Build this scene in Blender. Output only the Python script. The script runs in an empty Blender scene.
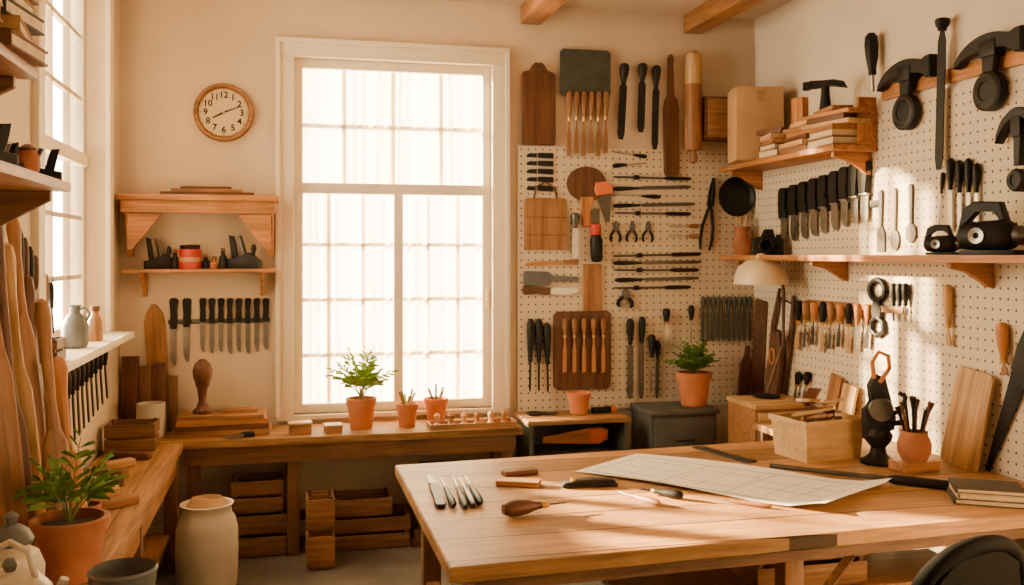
import bpy, bmesh, math, random
from mathutils import Vector, Matrix
random.seed(7)
R=random.uniform
TH=math.radians(13.15); S_,C_=math.sin(TH),math.cos(TH)
H=1.8; F=950.0; HOR=255.0
D=6.25; XR=3.25; XL=-1.02; CEIL=3.49
COL=bpy.context.scene.collection
# ---------------------------------------------------------------- helpers used for measuring places in the room
def ray(px,py):
    a=(px-512)/F; b=(HOR-py)/F
    return Vector((S_+a*C_, C_-a*S_, b))
def PB(px,py,off=0):
    d=ray(px,py); t=(D-off)/d.y; return d*t+Vector((0,0,H))
def PR(px,py,off=0):
    d=ray(px,py); t=(XR-off)/d.x; return d*t+Vector((0,0,H))
def PL(px,py,off=0):
    d=ray(px,py); t=(XL+off)/d.x; return d*t+Vector((0,0,H))
def PZ(px,py,z):
    d=ray(px,py); t=(z-H)/d.z; return d*t+Vector((0,0,H))
def mpp(p): return (p.x*S_+p.y*C_)/F
TZ=0.78; BZ=0.72
PEG=0.022
def pt(s,px,py):
    if s=='B': return PB(px,py,PEG)
    if s=='W': return PB(px,py,0.002)
    if s=='R': return PR(px,py,PEG)
    if s=='L': return PL(px,py,0.002)
    if s=='T': return PZ(px,py,TZ+.0015)
    if s=='P': return PZ(px,py,BZ+.0015)
NRM={'B':(0,1,0),'W':(0,1,0),'R':(1,0,0),'L':(-1,0,0),'T':(0,0,-1),'P':(0,0,-1)}
def frame(s,p0,p1):
    A=pt(s,*p0);B=pt(s,*p1); z=(B-A); L=z.length; z.normalize()
    y=Vector(NRM[s]); x=y.cross(z)
    M=Matrix((x,y,z)).transposed().to_4x4(); M.translation=A
    return M,L
def width(s,p0,p1,w):
    dx,dy=p1[0]-p0[0],p1[1]-p0[1]; l=math.hypot(dx,dy)
    nx,ny=-dy/l*w/2,dx/l*w/2
    cx,cy=(p0[0]+p1[0])/2,(p0[1]+p1[1])/2
    return (pt(s,cx+nx,cy+ny)-pt(s,cx-nx,cy-ny)).length
# ---------------------------------------------------------------- materials
def newmat(n):
    m=bpy.data.materials.new(n); m.use_nodes=True
    nt=m.node_tree; b=nt.nodes['Principled BSDF']; return m,nt,b
def nd(nt,t,**k):
    n=nt.nodes.new(t)
    for a,v in k.items():
        if a in n.inputs: n.inputs[a].default_value=v
        else: setattr(n,a,v)
    return n
def mat(name,col,rough=.5,metal=0,var=.25,scale=9,bump=.0,spec=.5):
    m,nt,b=newmat(name); L=nt.links.new
    tc=nd(nt,'ShaderNodeTexCoord')
    no=nd(nt,'ShaderNodeTexNoise'); no.inputs['Scale'].default_value=scale; no.inputs['Detail'].default_value=6
    cr=nd(nt,'ShaderNodeValToRGB')
    c0=[c*(1-var) for c in col]; c1=[min(1,c*(1+var)) for c in col]
    cr.color_ramp.elements[0].position=.3; cr.color_ramp.elements[0].color=(*c0,1)
    cr.color_ramp.elements[1].position=.7; cr.color_ramp.elements[1].color=(*c1,1)
    L(tc.outputs['Object'],no.inputs['Vector']); L(no.outputs['Fac'],cr.inputs[0]); L(cr.outputs[0],b.inputs['Base Color'])
    b.inputs['Roughness'].default_value=rough; b.inputs['Metallic'].default_value=metal; b.inputs['Specular IOR Level'].default_value=spec
    if bump:
        bp=nd(nt,'ShaderNodeBump'); bp.inputs['Strength'].default_value=bump; bp.inputs['Distance'].default_value=.01
        L(no.outputs['Fac'],bp.inputs['Height']); L(bp.outputs[0],b.inputs['Normal'])
    return m
def wood(name,col,axis='z',rough=.5,plank=0,pax='x',var=.4,pmin=.72,seam=.025,spec=.4):
    m,nt,b=newmat(name); L=nt.links.new
    tc=nd(nt,'ShaderNodeTexCoord'); mp=nd(nt,'ShaderNodeMapping')
    sc={'x':(1.2,22,22),'y':(22,1.2,22),'z':(22,22,1.2)}[axis]
    mp.inputs['Scale'].default_value=sc
    no=nd(nt,'ShaderNodeTexNoise'); no.inputs['Scale'].default_value=2.2; no.inputs['Detail'].default_value=8; no.inputs['Distortion'].default_value=.6
    cr=nd(nt,'ShaderNodeValToRGB')
    cr.color_ramp.elements[0].position=.32; cr.color_ramp.elements[0].color=(*[c*(1-var) for c in col],1)
    cr.color_ramp.elements[1].position=.68; cr.color_ramp.elements[1].color=(*[min(1,c*(1+var*.7)) for c in col],1)
    L(tc.outputs['Object'],mp.inputs[0]); L(mp.outputs[0],no.inputs['Vector']); L(no.outputs['Fac'],cr.inputs[0])
    out=cr.outputs[0]
    n2=nd(nt,'ShaderNodeTexNoise'); n2.inputs['Scale'].default_value=3.5; n2.inputs['Detail'].default_value=3; L(tc.outputs['Object'],n2.inputs['Vector'])
    m2=nd(nt,'ShaderNodeMapRange'); m2.inputs['From Min'].default_value=.3; m2.inputs['From Max'].default_value=.7; m2.inputs['To Min'].default_value=.78; m2.inputs['To Max'].default_value=1.12; L(n2.outputs['Fac'],m2.inputs['Value'])
    v2=nd(nt,'ShaderNodeVectorMath',operation='SCALE'); L(out,v2.inputs[0]); L(m2.outputs[0],v2.inputs['Scale']); out=v2.outputs[0]
    if plank:
        sp=nd(nt,'ShaderNodeSeparateXYZ'); L(tc.outputs['Object'],sp.inputs[0])
        dv=nd(nt,'ShaderNodeMath',operation='DIVIDE'); dv.inputs[1].default_value=plank; L(sp.outputs[pax.upper()],dv.inputs[0])
        fr=nd(nt,'ShaderNodeMath',operation='FRACT'); L(dv.outputs[0],fr.inputs[0])
        fl=nd(nt,'ShaderNodeMath',operation='FLOOR'); L(dv.outputs[0],fl.inputs[0])
        wn=nd(nt,'ShaderNodeTexWhiteNoise',noise_dimensions='1D'); L(fl.outputs[0],wn.inputs['W'])
        mr=nd(nt,'ShaderNodeMapRange'); mr.inputs['To Min'].default_value=pmin; mr.inputs['To Max'].default_value=1.1; L(wn.outputs['Value'],mr.inputs['Value'])
        lt=nd(nt,'ShaderNodeMath',operation='GREATER_THAN'); lt.inputs[1].default_value=seam; L(fr.outputs[0],lt.inputs[0])
        ad=nd(nt,'ShaderNodeMapRange'); ad.inputs['To Min'].default_value=.12; L(lt.outputs[0],ad.inputs['Value'])
        mu=nd(nt,'ShaderNodeMath',operation='MULTIPLY'); L(mr.outputs[0],mu.inputs[0]); L(ad.outputs[0],mu.inputs[1])
        vm=nd(nt,'ShaderNodeVectorMath',operation='SCALE'); L(out,vm.inputs[0]); L(mu.outputs[0],vm.inputs['Scale']); out=vm.outputs[0]
    L(out,b.inputs['Base Color']); b.inputs['Roughness'].default_value=rough; b.inputs['Specular IOR Level'].default_value=spec
    bp=nd(nt,'ShaderNodeBump'); bp.inputs['Strength'].default_value=.15; bp.inputs['Distance'].default_value=.004
    L(no.outputs['Fac'],bp.inputs['Height']); L(bp.outputs[0],b.inputs['Normal'])
    return m
W_TABLE=wood('table_wood',(.44,.225,.085),'x',.5,plank=.24,pax='y',var=.32,pmin=.66,seam=.04,spec=.25)
W_BENCH=wood('bench_wood',(.40,.20,.075),'x',.55,plank=.15,pax='y',spec=.25)
W_BENCHY=wood('bench_wood_lengthwise',(.38,.185,.07),'y',.55,plank=.14,pax='x',spec=.25)
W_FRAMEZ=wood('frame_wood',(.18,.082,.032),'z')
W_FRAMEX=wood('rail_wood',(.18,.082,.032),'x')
W_SHELFX=wood('shelf_wood_along_x',(.43,.175,.05),'x')
W_SHELFY=wood('shelf_wood_along_y',(.43,.175,.05),'y')
W_LIGHT=wood('light_wood',(.55,.32,.13),'z')
W_LIGHTX=wood('light_wood_x',(.53,.31,.13),'x')
W_MID=wood('mid_wood',(.32,.14,.05),'z')
W_MIDX=wood('mid_wood_x',(.32,.14,.05),'x')
W_DARK=wood('dark_wood',(.12,.043,.017),'z')
W_DARKX=wood('dark_wood_x',(.12,.043,.017),'x')
W_ORANGE=wood('orange_wood',(.52,.20,.05),'z')
BLACK=mat('black_handle',(.009,.008,.007),.5,spec=.25)
MATTE=mat('matte_black_paint',(.004,.0035,.003),.8,spec=.06)
IRON=mat('black_iron',(.014,.013,.012),.5,.2,.3,14,.2,spec=.3)
STEEL=mat('steel',(.36,.34,.31),.34,1,.15,20)
DSTEEL=mat('dark_steel',(.10,.09,.08),.42,.8,.2,20)
BRASS=mat('brass',(.6,.36,.11),.35,1,.1)
TERRA=mat('terracotta',(.50,.16,.05),.8,0,.2,7,.15)
TERRAD=mat('terracotta_aged',(.38,.13,.05),.8,0,.3,7,.2)
SOIL=mat('soil',(.04,.025,.015),.95,0,.5,40,.6)
LEAF=mat('leaf_green',(.26,.42,.035),.5,0,.4,12)
LEAFD=mat('dark_leaf_green',(.11,.23,.03),.5,0,.5,12)
LEAFM=mat('mid_leaf_green',(.15,.28,.04),.5,0,.5,12)
STEM=mat('stem_green',(.16,.2,.06),.6)
CREAM=mat('cream_ceramic',(.60,.53,.42),.4,0,.15,5)
CROCK=mat('stoneware_crock',(.70,.62,.49),.5,0,.12,4)
GREYC=mat('grey_stoneware',(.10,.108,.112),.5,0,.3,9)
GREYP=mat('grey_painted_steel',(.085,.09,.085),.5,.2,.2,6)
GREENP=mat('green_grey_paint',(.065,.07,.058),.5,.1,.25,6)
SLATE=mat('slate_cloth',(.05,.053,.042),.85,0,.3,12,.2)
RED=mat('red_paint',(.5,.03,.015),.45,0,.15)
ORANGE=mat('orange_paint',(.75,.16,.03),.4,0,.1)
CARD=mat('cardboard',(.47,.28,.13),.85,0,.12,5)
LEATHER=mat('brown_leather',(.10,.04,.018),.6,0,.35,12,.25)
TAN=mat('tan_leather',(.45,.18,.055),.55,0,.2,12,.2)
PAPER=mat('book_pages',(.60,.47,.31),.9,0,.1,30)
LAMPSH=mat('lamp_enamel',(.68,.54,.35),.35,0,.08,4)
BOOKS=[mat('book_cloth_%s'%n,c,.75,0,.15,20) for n,c in dict(brown=(.17,.07,.03),tan=(.38,.2,.08),dark=(.05,.035,.025),ochre=(.40,.21,.065),cream=(.48,.34,.2),rust=(.28,.08,.03)).items()]
WALL=mat('warm_plaster',(.62,.50,.365),.9,0,.06,3,.04)
WALLR=mat('warm_plaster_pale',(.68,.58,.45),.9,0,.05,3,.04)
TRIM=mat('cream_trim_paint',(.76,.65,.49),.5,0,.04,4)
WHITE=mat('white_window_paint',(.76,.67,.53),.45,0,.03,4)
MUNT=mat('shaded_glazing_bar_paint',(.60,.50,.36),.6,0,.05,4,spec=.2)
CEILM=mat('ceiling_paint',(.58,.47,.35),.9,0,.05,2)
FLOORM=mat('concrete_floor',(.12,.10,.08),.7,0,.3,3,.1)
BEAM=wood('beam_wood',(.35,.145,.045),'y')
FACE=mat('clock_face',(.62,.48,.30),.6,0,.06,5)
def pegmat():
    m,nt,b=newmat('perforated_board'); L=nt.links.new
    tc=nd(nt,'ShaderNodeTexCoord'); sp=nd(nt,'ShaderNodeSeparateXYZ'); L(tc.outputs['Object'],sp.inputs[0])
    outs=[]
    for ax in 'XZ':
        a=nd(nt,'ShaderNodeMath',operation='DIVIDE'); a.inputs[1].default_value=.05; L(sp.outputs[ax],a.inputs[0])
        f=nd(nt,'ShaderNodeMath',operation='FRACT'); L(a.outputs[0],f.inputs[0])
        s=nd(nt,'ShaderNodeMath',operation='SUBTRACT'); s.inputs[1].default_value=.5; L(f.outputs[0],s.inputs[0])
        p=nd(nt,'ShaderNodeMath',operation='POWER'); p.inputs[1].default_value=2; L(s.outputs[0],p.inputs[0]); outs.append(p)
    ad=nd(nt,'ShaderNodeMath',operation='ADD'); L(outs[0].outputs[0],ad.inputs[0]); L(outs[1].outputs[0],ad.inputs[1])
    lt=nd(nt,'ShaderNodeMath',operation='LESS_THAN'); lt.inputs[1].default_value=.018; L(ad.outputs[0],lt.inputs[0])
    mx=nd(nt,'ShaderNodeMix',data_type='RGBA'); L(lt.outputs[0],mx.inputs[0])
    mx.inputs[6].default_value=(.64,.54,.40,1); mx.inputs[7].default_value=(.13,.08,.04,1)
    L(mx.outputs[2],b.inputs['Base Color']); b.inputs['Roughness'].default_value=.7
    return m
PEGM=pegmat()
def sheer():
    m=bpy.data.materials.new('sheer_fabric'); m.use_nodes=True; nt=m.node_tree; nt.nodes.clear(); L=nt.links.new
    o=nd(nt,'ShaderNodeOutputMaterial'); t=nd(nt,'ShaderNodeBsdfTransparent'); t.inputs[0].default_value=(1,.98,.92,1)
    tr=nd(nt,'ShaderNodeBsdfTranslucent'); tr.inputs[0].default_value=(.90,.76,.54,1)
    df=nd(nt,'ShaderNodeBsdfDiffuse'); df.inputs[0].default_value=(.85,.72,.52,1)
    lw=nd(nt,'ShaderNodeLayerWeight'); lw.inputs[0].default_value=.55
    mr=nd(nt,'ShaderNodeMapRange'); mr.inputs['From Max'].default_value=.7; mr.inputs['To Min'].default_value=.34; mr.inputs['To Max'].default_value=1.0; L(lw.outputs['Facing'],mr.inputs['Value'])
    a=nd(nt,'ShaderNodeMixShader'); a.inputs[0].default_value=.38; L(tr.outputs[0],a.inputs[1]); L(df.outputs[0],a.inputs[2])
    b=nd(nt,'ShaderNodeMixShader'); L(mr.outputs[0],b.inputs[0]); L(t.outputs[0],b.inputs[1]); L(a.outputs[0],b.inputs[2]); L(b.outputs[0],o.inputs[0])
    return m
SHEER=sheer()
PAPERM=mat('drawing_paper',(.84,.78,.67),.85,0,.03,4,spec=.2)
INK=mat('faint_pencil_line',(.16,.14,.12),.9,0,.05)
# ---------------------------------------------------------------- geometry builder
class G:
    def __init__(s): s.bm=bmesh.new()
    def raw(s,vs,fs,M=None):
        v=[s.bm.verts.new(M@Vector(p) if M else p) for p in vs]
        for f in fs:
            try: s.bm.faces.new([v[i] for i in f])
            except ValueError: pass
        return s
    def box(s,c,z,b=0,M=None):
        r=bmesh.ops.create_cube(s.bm,size=1); vs=r['verts']
        T=Matrix.Translation(c)@(M or Matrix())@Matrix.Diagonal((*z,1))
        for v in vs: v.co=T@v.co
        if b:
            es=list({e for v in vs for e in v.link_edges})
            bmesh.ops.bevel(s.bm,geom=es,offset=min(b,min(z)*.45),segments=2,affect='EDGES',profile=.6)
        return s
    def lathe(s,prof,seg=24,M=None,sx=1,sy=1,cap=True):
        vs=[];fs=[];rings=[]
        for r,z in prof:
            if r<=1e-6: rings.append([len(vs)]); vs.append((0,0,z))
            else:
                rings.append(list(range(len(vs),len(vs)+seg)))
                for i in range(seg):
                    a=2*math.pi*i/seg; vs.append((r*math.cos(a)*sx,r*math.sin(a)*sy,z))
        pairs=list(zip(rings,rings[1:]))
        if not cap: pairs.append((rings[-1],rings[0]))
        for A,B in pairs:
            for i in range(seg):
                j=(i+1)%seg
                if len(A)==1 and len(B)==1: continue
                if len(A)==1: fs.append((A[0],B[i],B[j]))
                elif len(B)==1: fs.append((A[i],A[j],B[0]))
                else: fs.append((A[i],A[j],B[j],B[i]))
        if cap:
            if len(rings[0])>1: fs.append(tuple(reversed(rings[0])))
            if len(rings[-1])>1: fs.append(tuple(rings[-1]))
        return s.raw(vs,fs,M)
    def prism(s,pts,y0,y1,b=0,M=None):
        n=len(pts)
        v=[s.bm.verts.new((x,y0,z)) for x,z in pts]+[s.bm.verts.new((x,y1,z)) for x,z in pts]
        if M:
            for q in v: q.co=M@q.co
        fs=[s.bm.faces.new(v[:n]),s.bm.faces.new(v[n:][::-1])]
        for i in range(n):
            j=(i+1)%n; fs.append(s.bm.faces.new((v[j],v[i],v[n+i],v[n+j])))
        if b:
            es=[e for f in fs[:2] for e in f.edges]
            bmesh.ops.bevel(s.bm,geom=es,offset=b,segments=1,affect='EDGES')
        return s
    def tube(s,pts,r,seg=8):
        pts=[Vector(p) for p in pts]; n=len(pts)
        rs=r if isinstance(r,(list,tuple)) else [r]*n
        vs=[];fs=[]; up=None
        for i,p in enumerate(pts):
            t=(pts[min(i+1,n-1)]-pts[max(i-1,0)]).normalized()
            if up is None:
                up=Vector((0,1,0)) if abs(t.y)<.9 else Vector((1,0,0))
            u=(up-t*up.dot(t)).normalized(); up=u; w=t.cross(u)
            for k in range(seg):
                a=2*math.pi*k/seg; vs.append(p+u*math.cos(a)*rs[i]+w*math.sin(a)*rs[i])
        for i in range(n-1):
            for k in range(seg):
                j=(k+1)%seg; fs.append((i*seg+k,i*seg+j,(i+1)*seg+j,(i+1)*seg+k))
        fs.append(tuple(range(seg))[::-1]); fs.append(tuple(range((n-1)*seg,n*seg)))
        return s.raw(vs,fs)
    def ell(s,c,r,seg=16):
        pr=[(math.sin(math.pi*i/10),-math.cos(math.pi*i/10)) for i in range(11)]; pr[0]=(0,-1); pr[-1]=(0,1)
        return s.lathe(pr,seg,Matrix.Translation(c)@Matrix.Diagonal((*r,1)))
    def maxy(s): return max(v.co.y for v in s.bm.verts)
    def mesh(s,name,m):
        bmesh.ops.recalc_face_normals(s.bm,faces=s.bm.faces[:])
        me=bpy.data.meshes.new(name); s.bm.to_mesh(me); s.bm.free()
        me.polygons.foreach_set('use_smooth',[True]*len(me.polygons)); me.set_sharp_from_angle(angle=math.radians(38))
        me.materials.append(m); return me
def T(x,y,z): return Matrix.Translation((x,y,z))
def Rz(a): return Matrix.Rotation(math.radians(a),4,'Z')
def Rx(a): return Matrix.Rotation(math.radians(a),4,'X')
def Ry(a): return Matrix.Rotation(math.radians(a),4,'Y')
def link(name,data,M,parent=None):
    o=bpy.data.objects.new(name,data); COL.objects.link(o)
    if parent: o.parent=parent; o.matrix_local=M
    else: o.matrix_world=M
    return o
def thing(name,label,cat,parts,M,group=None,seat=False):
    if seat:
        my=max(p[1].maxy() for p in parts); M=M@T(0,-my,0)
    if len(parts)==1 and len(parts[0])<4:
        root=link(name,parts[0][1].mesh(name,parts[0][2]),M)
    else:
        root=link(name,None,M); root.empty_display_size=.05
        for p in parts:
            c=link(p[0],p[1].mesh(p[0],p[2]),Matrix(),root)
            if len(p)>3:
                for q in p[3]: link(q[0],q[1].mesh(q[0],q[2]),Matrix(),c)
    root['label']=label; root['category']=cat
    if group: root['group']=group
    return root
def struct(name,g,m):
    o=link(name,g.mesh(name,m),Matrix()); o['kind']='structure'; return o
def bx(g,x0,x1,y0,y1,z0,z1,b=0): return g.box(((x0+x1)/2,(y0+y1)/2,(z0+z1)/2),(x1-x0,y1-y0,z1-z0),b)
# ---------------------------------------------------------------- room shell
Y0=-.8
struct('floor',bx(G(),XL-.25,XR+.25,Y0,D+.25,-.1,0),FLOORM)
struct('ceiling',bx(G(),XL-.25,XR+.25,Y0,D+.25,CEIL,CEIL+.1),CEILM)
struct('wall_right',bx(G(),XR,XR+.22,Y0,D+.25,0,CEIL),WALLR)
wx0,wx1,wz0,wz1=.025,1.32,.775,3.07
g=G(); bx(g,XL-.22,wx0,D,D+.22,0,CEIL); bx(g,wx1,XR,D,D+.22,0,CEIL); bx(g,wx0,wx1,D,D+.22,0,wz0); bx(g,wx0,wx1,D,D+.22,wz1,CEIL)
struct('wall_back',g,WALL)
ly0,ly1,lz0,lz1=4.3,5.75,1.36,3.35
g=G(); bx(g,XL-.22,XL,Y0,ly0,0,CEIL); bx(g,XL-.22,XL,ly1,D,0,CEIL); bx(g,XL-.22,XL,ly0,ly1,0,lz0); bx(g,XL-.22,XL,ly0,ly1,lz1,CEIL)
struct('wall_left',g,WALL)
struct('baseboard_back',bx(G(),XL,XR,D-.02,D,0,.12,.004),TRIM)
g=G(); t=.11
bx(g,wx0-t,wx0,D-.035,D,wz0-.03,wz1,.006); bx(g,wx1,wx1+t,D-.035,D,wz0-.03,wz1,.006)
bx(g,wx0-t,wx1+t,D-.036,D,wz1,wz1+t,.006)
bx(g,wx0-t-.005,wx0-t+.025,D-.055,D-.03,wz0,wz1+t-.0,.004); bx(g,wx1+t-.025,wx1+t+.005,D-.055,D-.03,wz0,wz1+t,.004); bx(g,wx0-t-.005,wx1+t+.005,D-.056,D-.03,wz1+t-.025,wz1+t+.005,.004)
struct('trim_1',g,TRIM)
mz=PB(395,189).z; mx=PB(399,300).x
g=G()
y0,y1=D+.03,D+.075
bx(g,wx0,wx0+.055,y0,y1,wz0,wz1,.005); bx(g,wx1-.055,wx1,y0,y1,wz0,wz1,.005)
bx(g,wx0+.05,wx1-.05,y0,y1,wz1-.06,wz1,.005); bx(g,wx0+.05,wx1-.05,y0,y1,wz0,wz0+.06,.005)
bx(g,wx0+.05,wx1-.05,y0-.01,y1,mz-.035,mz+.035,.005); bx(g,mx-.03,mx+.03,y0-.005,y1,wz0+.05,mz-.03,.005)
bx(g,wx1-.035,wx1-.015,D+.01,D+.03,1.45,1.56,.004)
struct('window_1',g,WHITE)
g=G(); y0,y1=D+.125,D+.165
for i in (1,2,3):
    x=wx0+(wx1-wx0)*i/4
    bx(g,x-.013,x+.013,y0,y1,mz,wz1)
for i in (1,):
    z=mz+(wz1-mz)*i/2; bx(g,wx0,wx1,y0,y1,z-.013,z+.013)
for a,b in ((wx0,mx),(mx,wx1)):
    for i in (1,2):
        x=a+(b-a)*i/3; bx(g,x-.012,x+.012,y0,y1,wz0,mz)
for i in range(1,4):
    z=wz0+(mz-wz0)*i/4; bx(g,wx0,wx1,y0,y1,z-.012,z+.012)
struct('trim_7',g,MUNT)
struct('trim_2',bx(G(),wx0,wx1,D-.03,D+.2,wz0-.03,wz0,.004),TRIM)
g=G(); xo=XL-.10
bx(g,xo-.05,xo,ly0,ly0+.06,lz0,lz1,.004); bx(g,xo-.05,xo,ly1-.06,ly1,lz0,lz1,.004)
bx(g,xo-.05,xo,ly0,ly1,lz0,lz0+.07,.004); bx(g,xo-.05,xo,ly0,ly1,lz1-.07,lz1,.004)
zm=PL(60,150,-.1).z
bx(g,xo-.05,xo+.02,ly0+.05,ly1-.05,zm-.035,zm+.035,.004)
struct('window_2',g,WHITE)
g=G()
for i in (1,2,3):
    y=ly0+(ly1-ly0)*i/4; bx(g,xo-.035,xo-.01,y-.012,y+.012,lz0,lz1)
for z in [lz0+(zm-lz0)*i/3 for i in (1,2)]+[zm+(lz1-zm)*i/3 for i in (1,2)]:
    bx(g,xo-.035,xo-.01,ly0,ly1,z-.012,z+.012)
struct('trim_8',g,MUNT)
g=G(); t=.11
bx(g,XL,XL+.03,ly1,ly1+t,lz0-.02,lz1,.005); bx(g,XL,XL+.03,ly0-t,ly0,lz0-.02,lz1,.005); bx(g,XL,XL+.04,ly0-t-.02,ly1+t+.02,lz1,lz1+.1,.005)
struct('trim_3',g,TRIM)
struct('trim_4',bx(G(),XL-.1,XL+.14,ly0-.15,ly1+.13,lz0-.04,lz0,.006),TRIM)
for i,px in enumerate((530,692)):
    x=PB(px,10).x
    struct('trim_%d'%(5+i),bx(G(),x-.07,x+.07,Y0,D-.01,CEIL-.13,CEIL,.008),BEAM)
def curtain(x0,x1,z0,z1,y,nm,lab):
    n=int((x1-x0)*220);vs=[];fs=[];k=R(0,6)
    for j in range(9):
        z=z1+(z0-z1)*j/8
        for i in range(n+1):
            u=i/n; x=x0+(x1-x0)*u
            vs.append((x,y+.019*math.sin(x*58+k+1.3*math.sin(x*9+j*.12))*(.25+.75*abs(math.sin(x*5+k))),z))
    for j in range(8):
        for i in range(n):
            a=j*(n+1)+i; fs.append((a,a+1,a+n+2,a+n+1))
    thing(nm,lab,'curtain',[(nm,G().raw(vs,fs),SHEER)],Matrix(),group='sheer window curtains')
curtain(wx0+.015,wx1-.015,mz+.02,wz1-.01,D+.10,'sheer_curtain','sheer cream curtain across the upper window sash')
curtain(wx0+.015,mx-.005,wz0+.01,mz+.01,D+.10,'sheer_curtain','sheer cream curtain covering one lower casement')
curtain(mx+.005,wx1-.015,wz0+.01,mz+.01,D+.10,'sheer_curtain','sheer cream curtain covering one lower casement')
# ---------------------------------------------------------------- builders: tools run along +z from 0 to L, width w
def taper(w0,w1,z0,z1): return [(-w0/2,z0),(w0/2,z0),(w1/2,z1),(-w1/2,z1)]
def lath_handle(w,z0,z1):
    h=z1-z0; r=w/2
    return G().lathe([(r*.45,z0),(r*.6,z0+h*.04),(r*.55,z0+h*.12),(r*.85,z0+h*.4),(r,z0+h*.7),(r*.9,z0+h*.9),(r*.5,z0+h*.985),(0,z1)],14)
def knife(L,w,hf=.42,hm=BLACK,bm_=STEEL):
    z=L*(1-hf)
    bl=[(w*.38,z),(-w*.34,z),(-w*.34,L*.14),(-w*.1,L*.03),(w*.3,0),(w*.38,L*.1)]
    h=[(-w*.36,z),(w*.36,z),(w*.42,z+(L-z)*.3),(w*.36,z+(L-z)*.6),(w*.5,L*.97),(w*.3,L),(-w*.3,L),(-w*.5,L*.96),(-w*.36,z+(L-z)*.5),(-w*.44,z+(L-z)*.15)]
    t=max(.006,w*.2)
    return [('blade',G().prism(bl,-.0015,.0015),bm_),('handle',G().prism(h,-t,t,t*.4),hm),
            ('ferrule',G().box((0,0,z),(w*.8,t*1.7,L*.03),.001),STEEL)]
def chisel(L,w,hf=.4,hm=W_ORANGE,bm_=STEEL):
    z=L*(1-hf)
    return [('blade',G().prism([(-w*.34,0),(w*.34,.006),(w*.32,z*.6),(w*.13,z*.8),(w*.13,z),(-w*.13,z),(-w*.13,z*.8),(-w*.32,z*.6)],-.002,.002),bm_),
            ('ferrule',G().lathe([(w*.26,z-.004),(w*.3,z+L*.05)],12),BRASS),('handle',lath_handle(w,z+L*.03,L),hm)]
def filetool(L,w,hf=.32,hm=BLACK,bm_=DSTEEL):
    z=L*(1-hf)
    return [('blade',G().prism([(-w*.22,0),(w*.22,0),(w*.38,L*.08),(w*.38,z*.92),(w*.15,z),(-w*.15,z),(-w*.38,z*.92),(-w*.38,L*.08)],-.003,.003),bm_),
            ('handle',lath_handle(w,z-.005,L),hm)]
def driver(L,w,hf=.4,hm=BLACK,bm_=STEEL):
    z=L*(1-hf)
    return [('shaft',G().lathe([(w*.06,0),(w*.14,L*.04),(w*.14,z+.01)],10),bm_),('handle',lath_handle(w,z,L),hm)]
def gauge(L,w,hm=DSTEEL):
    return [('rod',G().lathe([(w*.1,0),(w*.22,L*.04),(w*.22,L*.96),(w*.1,L)],10),hm),
            ('slider',G().box((0,0,L*.3),(w,w*.7,L*.06),.002),BLACK),('handle',G().lathe([(w*.3,L*.66),(w*.45,L*.72),(w*.4,L*.97),(w*.2,L)],12),BLACK)]
def spatula(L,w,hm=DSTEEL):
    z=L*.42
    return [('blade',G().prism([(-w*.5,0),(w*.5,0),(w*.5,z*.7),(w*.15,z),(-w*.15,z),(-w*.5,z*.7)],-.003,.003,.001),hm),
            ('handle',G().prism([(-w*.13,z*.95),(w*.13,z*.95),(w*.24,L*.93),(w*.15,L),(-w*.15,L),(-w*.24,L*.93)],-.006,.006,.002),hm)]
def spoon(L,w,hm=DSTEEL):
    pr=[(w*.5*math.sin(a),L*.17-L*.17*math.cos(a)) for a in [math.pi*2*i/20 for i in range(20)]]
    return [('bowl',G().prism(pr,-.004,.004,.002),hm),
            ('handle',G().prism([(-w*.12,L*.32),(w*.12,L*.32),(w*.2,L*.95),(w*.1,L),(-w*.1,L),(-w*.2,L*.95)],-.006,.006,.002),hm)]
def pliers(L,w,hm=BLACK,jm=DSTEEL):
    o=[]
    z=L*.62
    for sgn in (-1,1):
        pts=[(sgn*-w*.05,0,z+.01),(sgn*w*.18,0,z*.85),(sgn*w*.42,0,z*.5),(sgn*w*.44,0,z*.2),(sgn*w*.33,0,0)]
        o.append(('handle',G().tube(pts,[w*.09,w*.11,w*.12,w*.12,w*.08],8),hm))
        o.append(('jaw',G().prism([(sgn*w*.02,z),(sgn*w*.26,z),(sgn*w*.24,z+(L-z)*.5),(sgn*w*.1,L),(sgn*w*.015,L)],-w*.08,w*.08,.002),jm))
    o.append(('pivot',G().lathe([(w*.2,-w*.13),(w*.2,w*.13)],14,T(0,0,z)@Rx(90)),jm))
    return o
def hammer(L,w,hm=BLACK,jm=IRON):
    t=w*.11
    hd=[(-w*.5,L*.72),(-w*.5,L*.98),(-w*.40,L*1.0),(-w*.32,L*.97),(-w*.1,L*1.0),(w*.2,L*1.02),(w*.42,L*.93),(w*.5,L*.70),(w*.36,L*.80),(w*.15,L*.80),(-w*.28,L*.80),(-w*.36,L*.72)]
    return [('head',G().prism(hd,-t,t,t*.25),jm),
            ('handle',G().lathe([(t*1.1,0),(t*1.3,L*.03),(t*1.1,L*.3),(t*.9,L*.6),(t*.9,L*.92)],12,Matrix(),1,.8),hm)]
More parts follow.
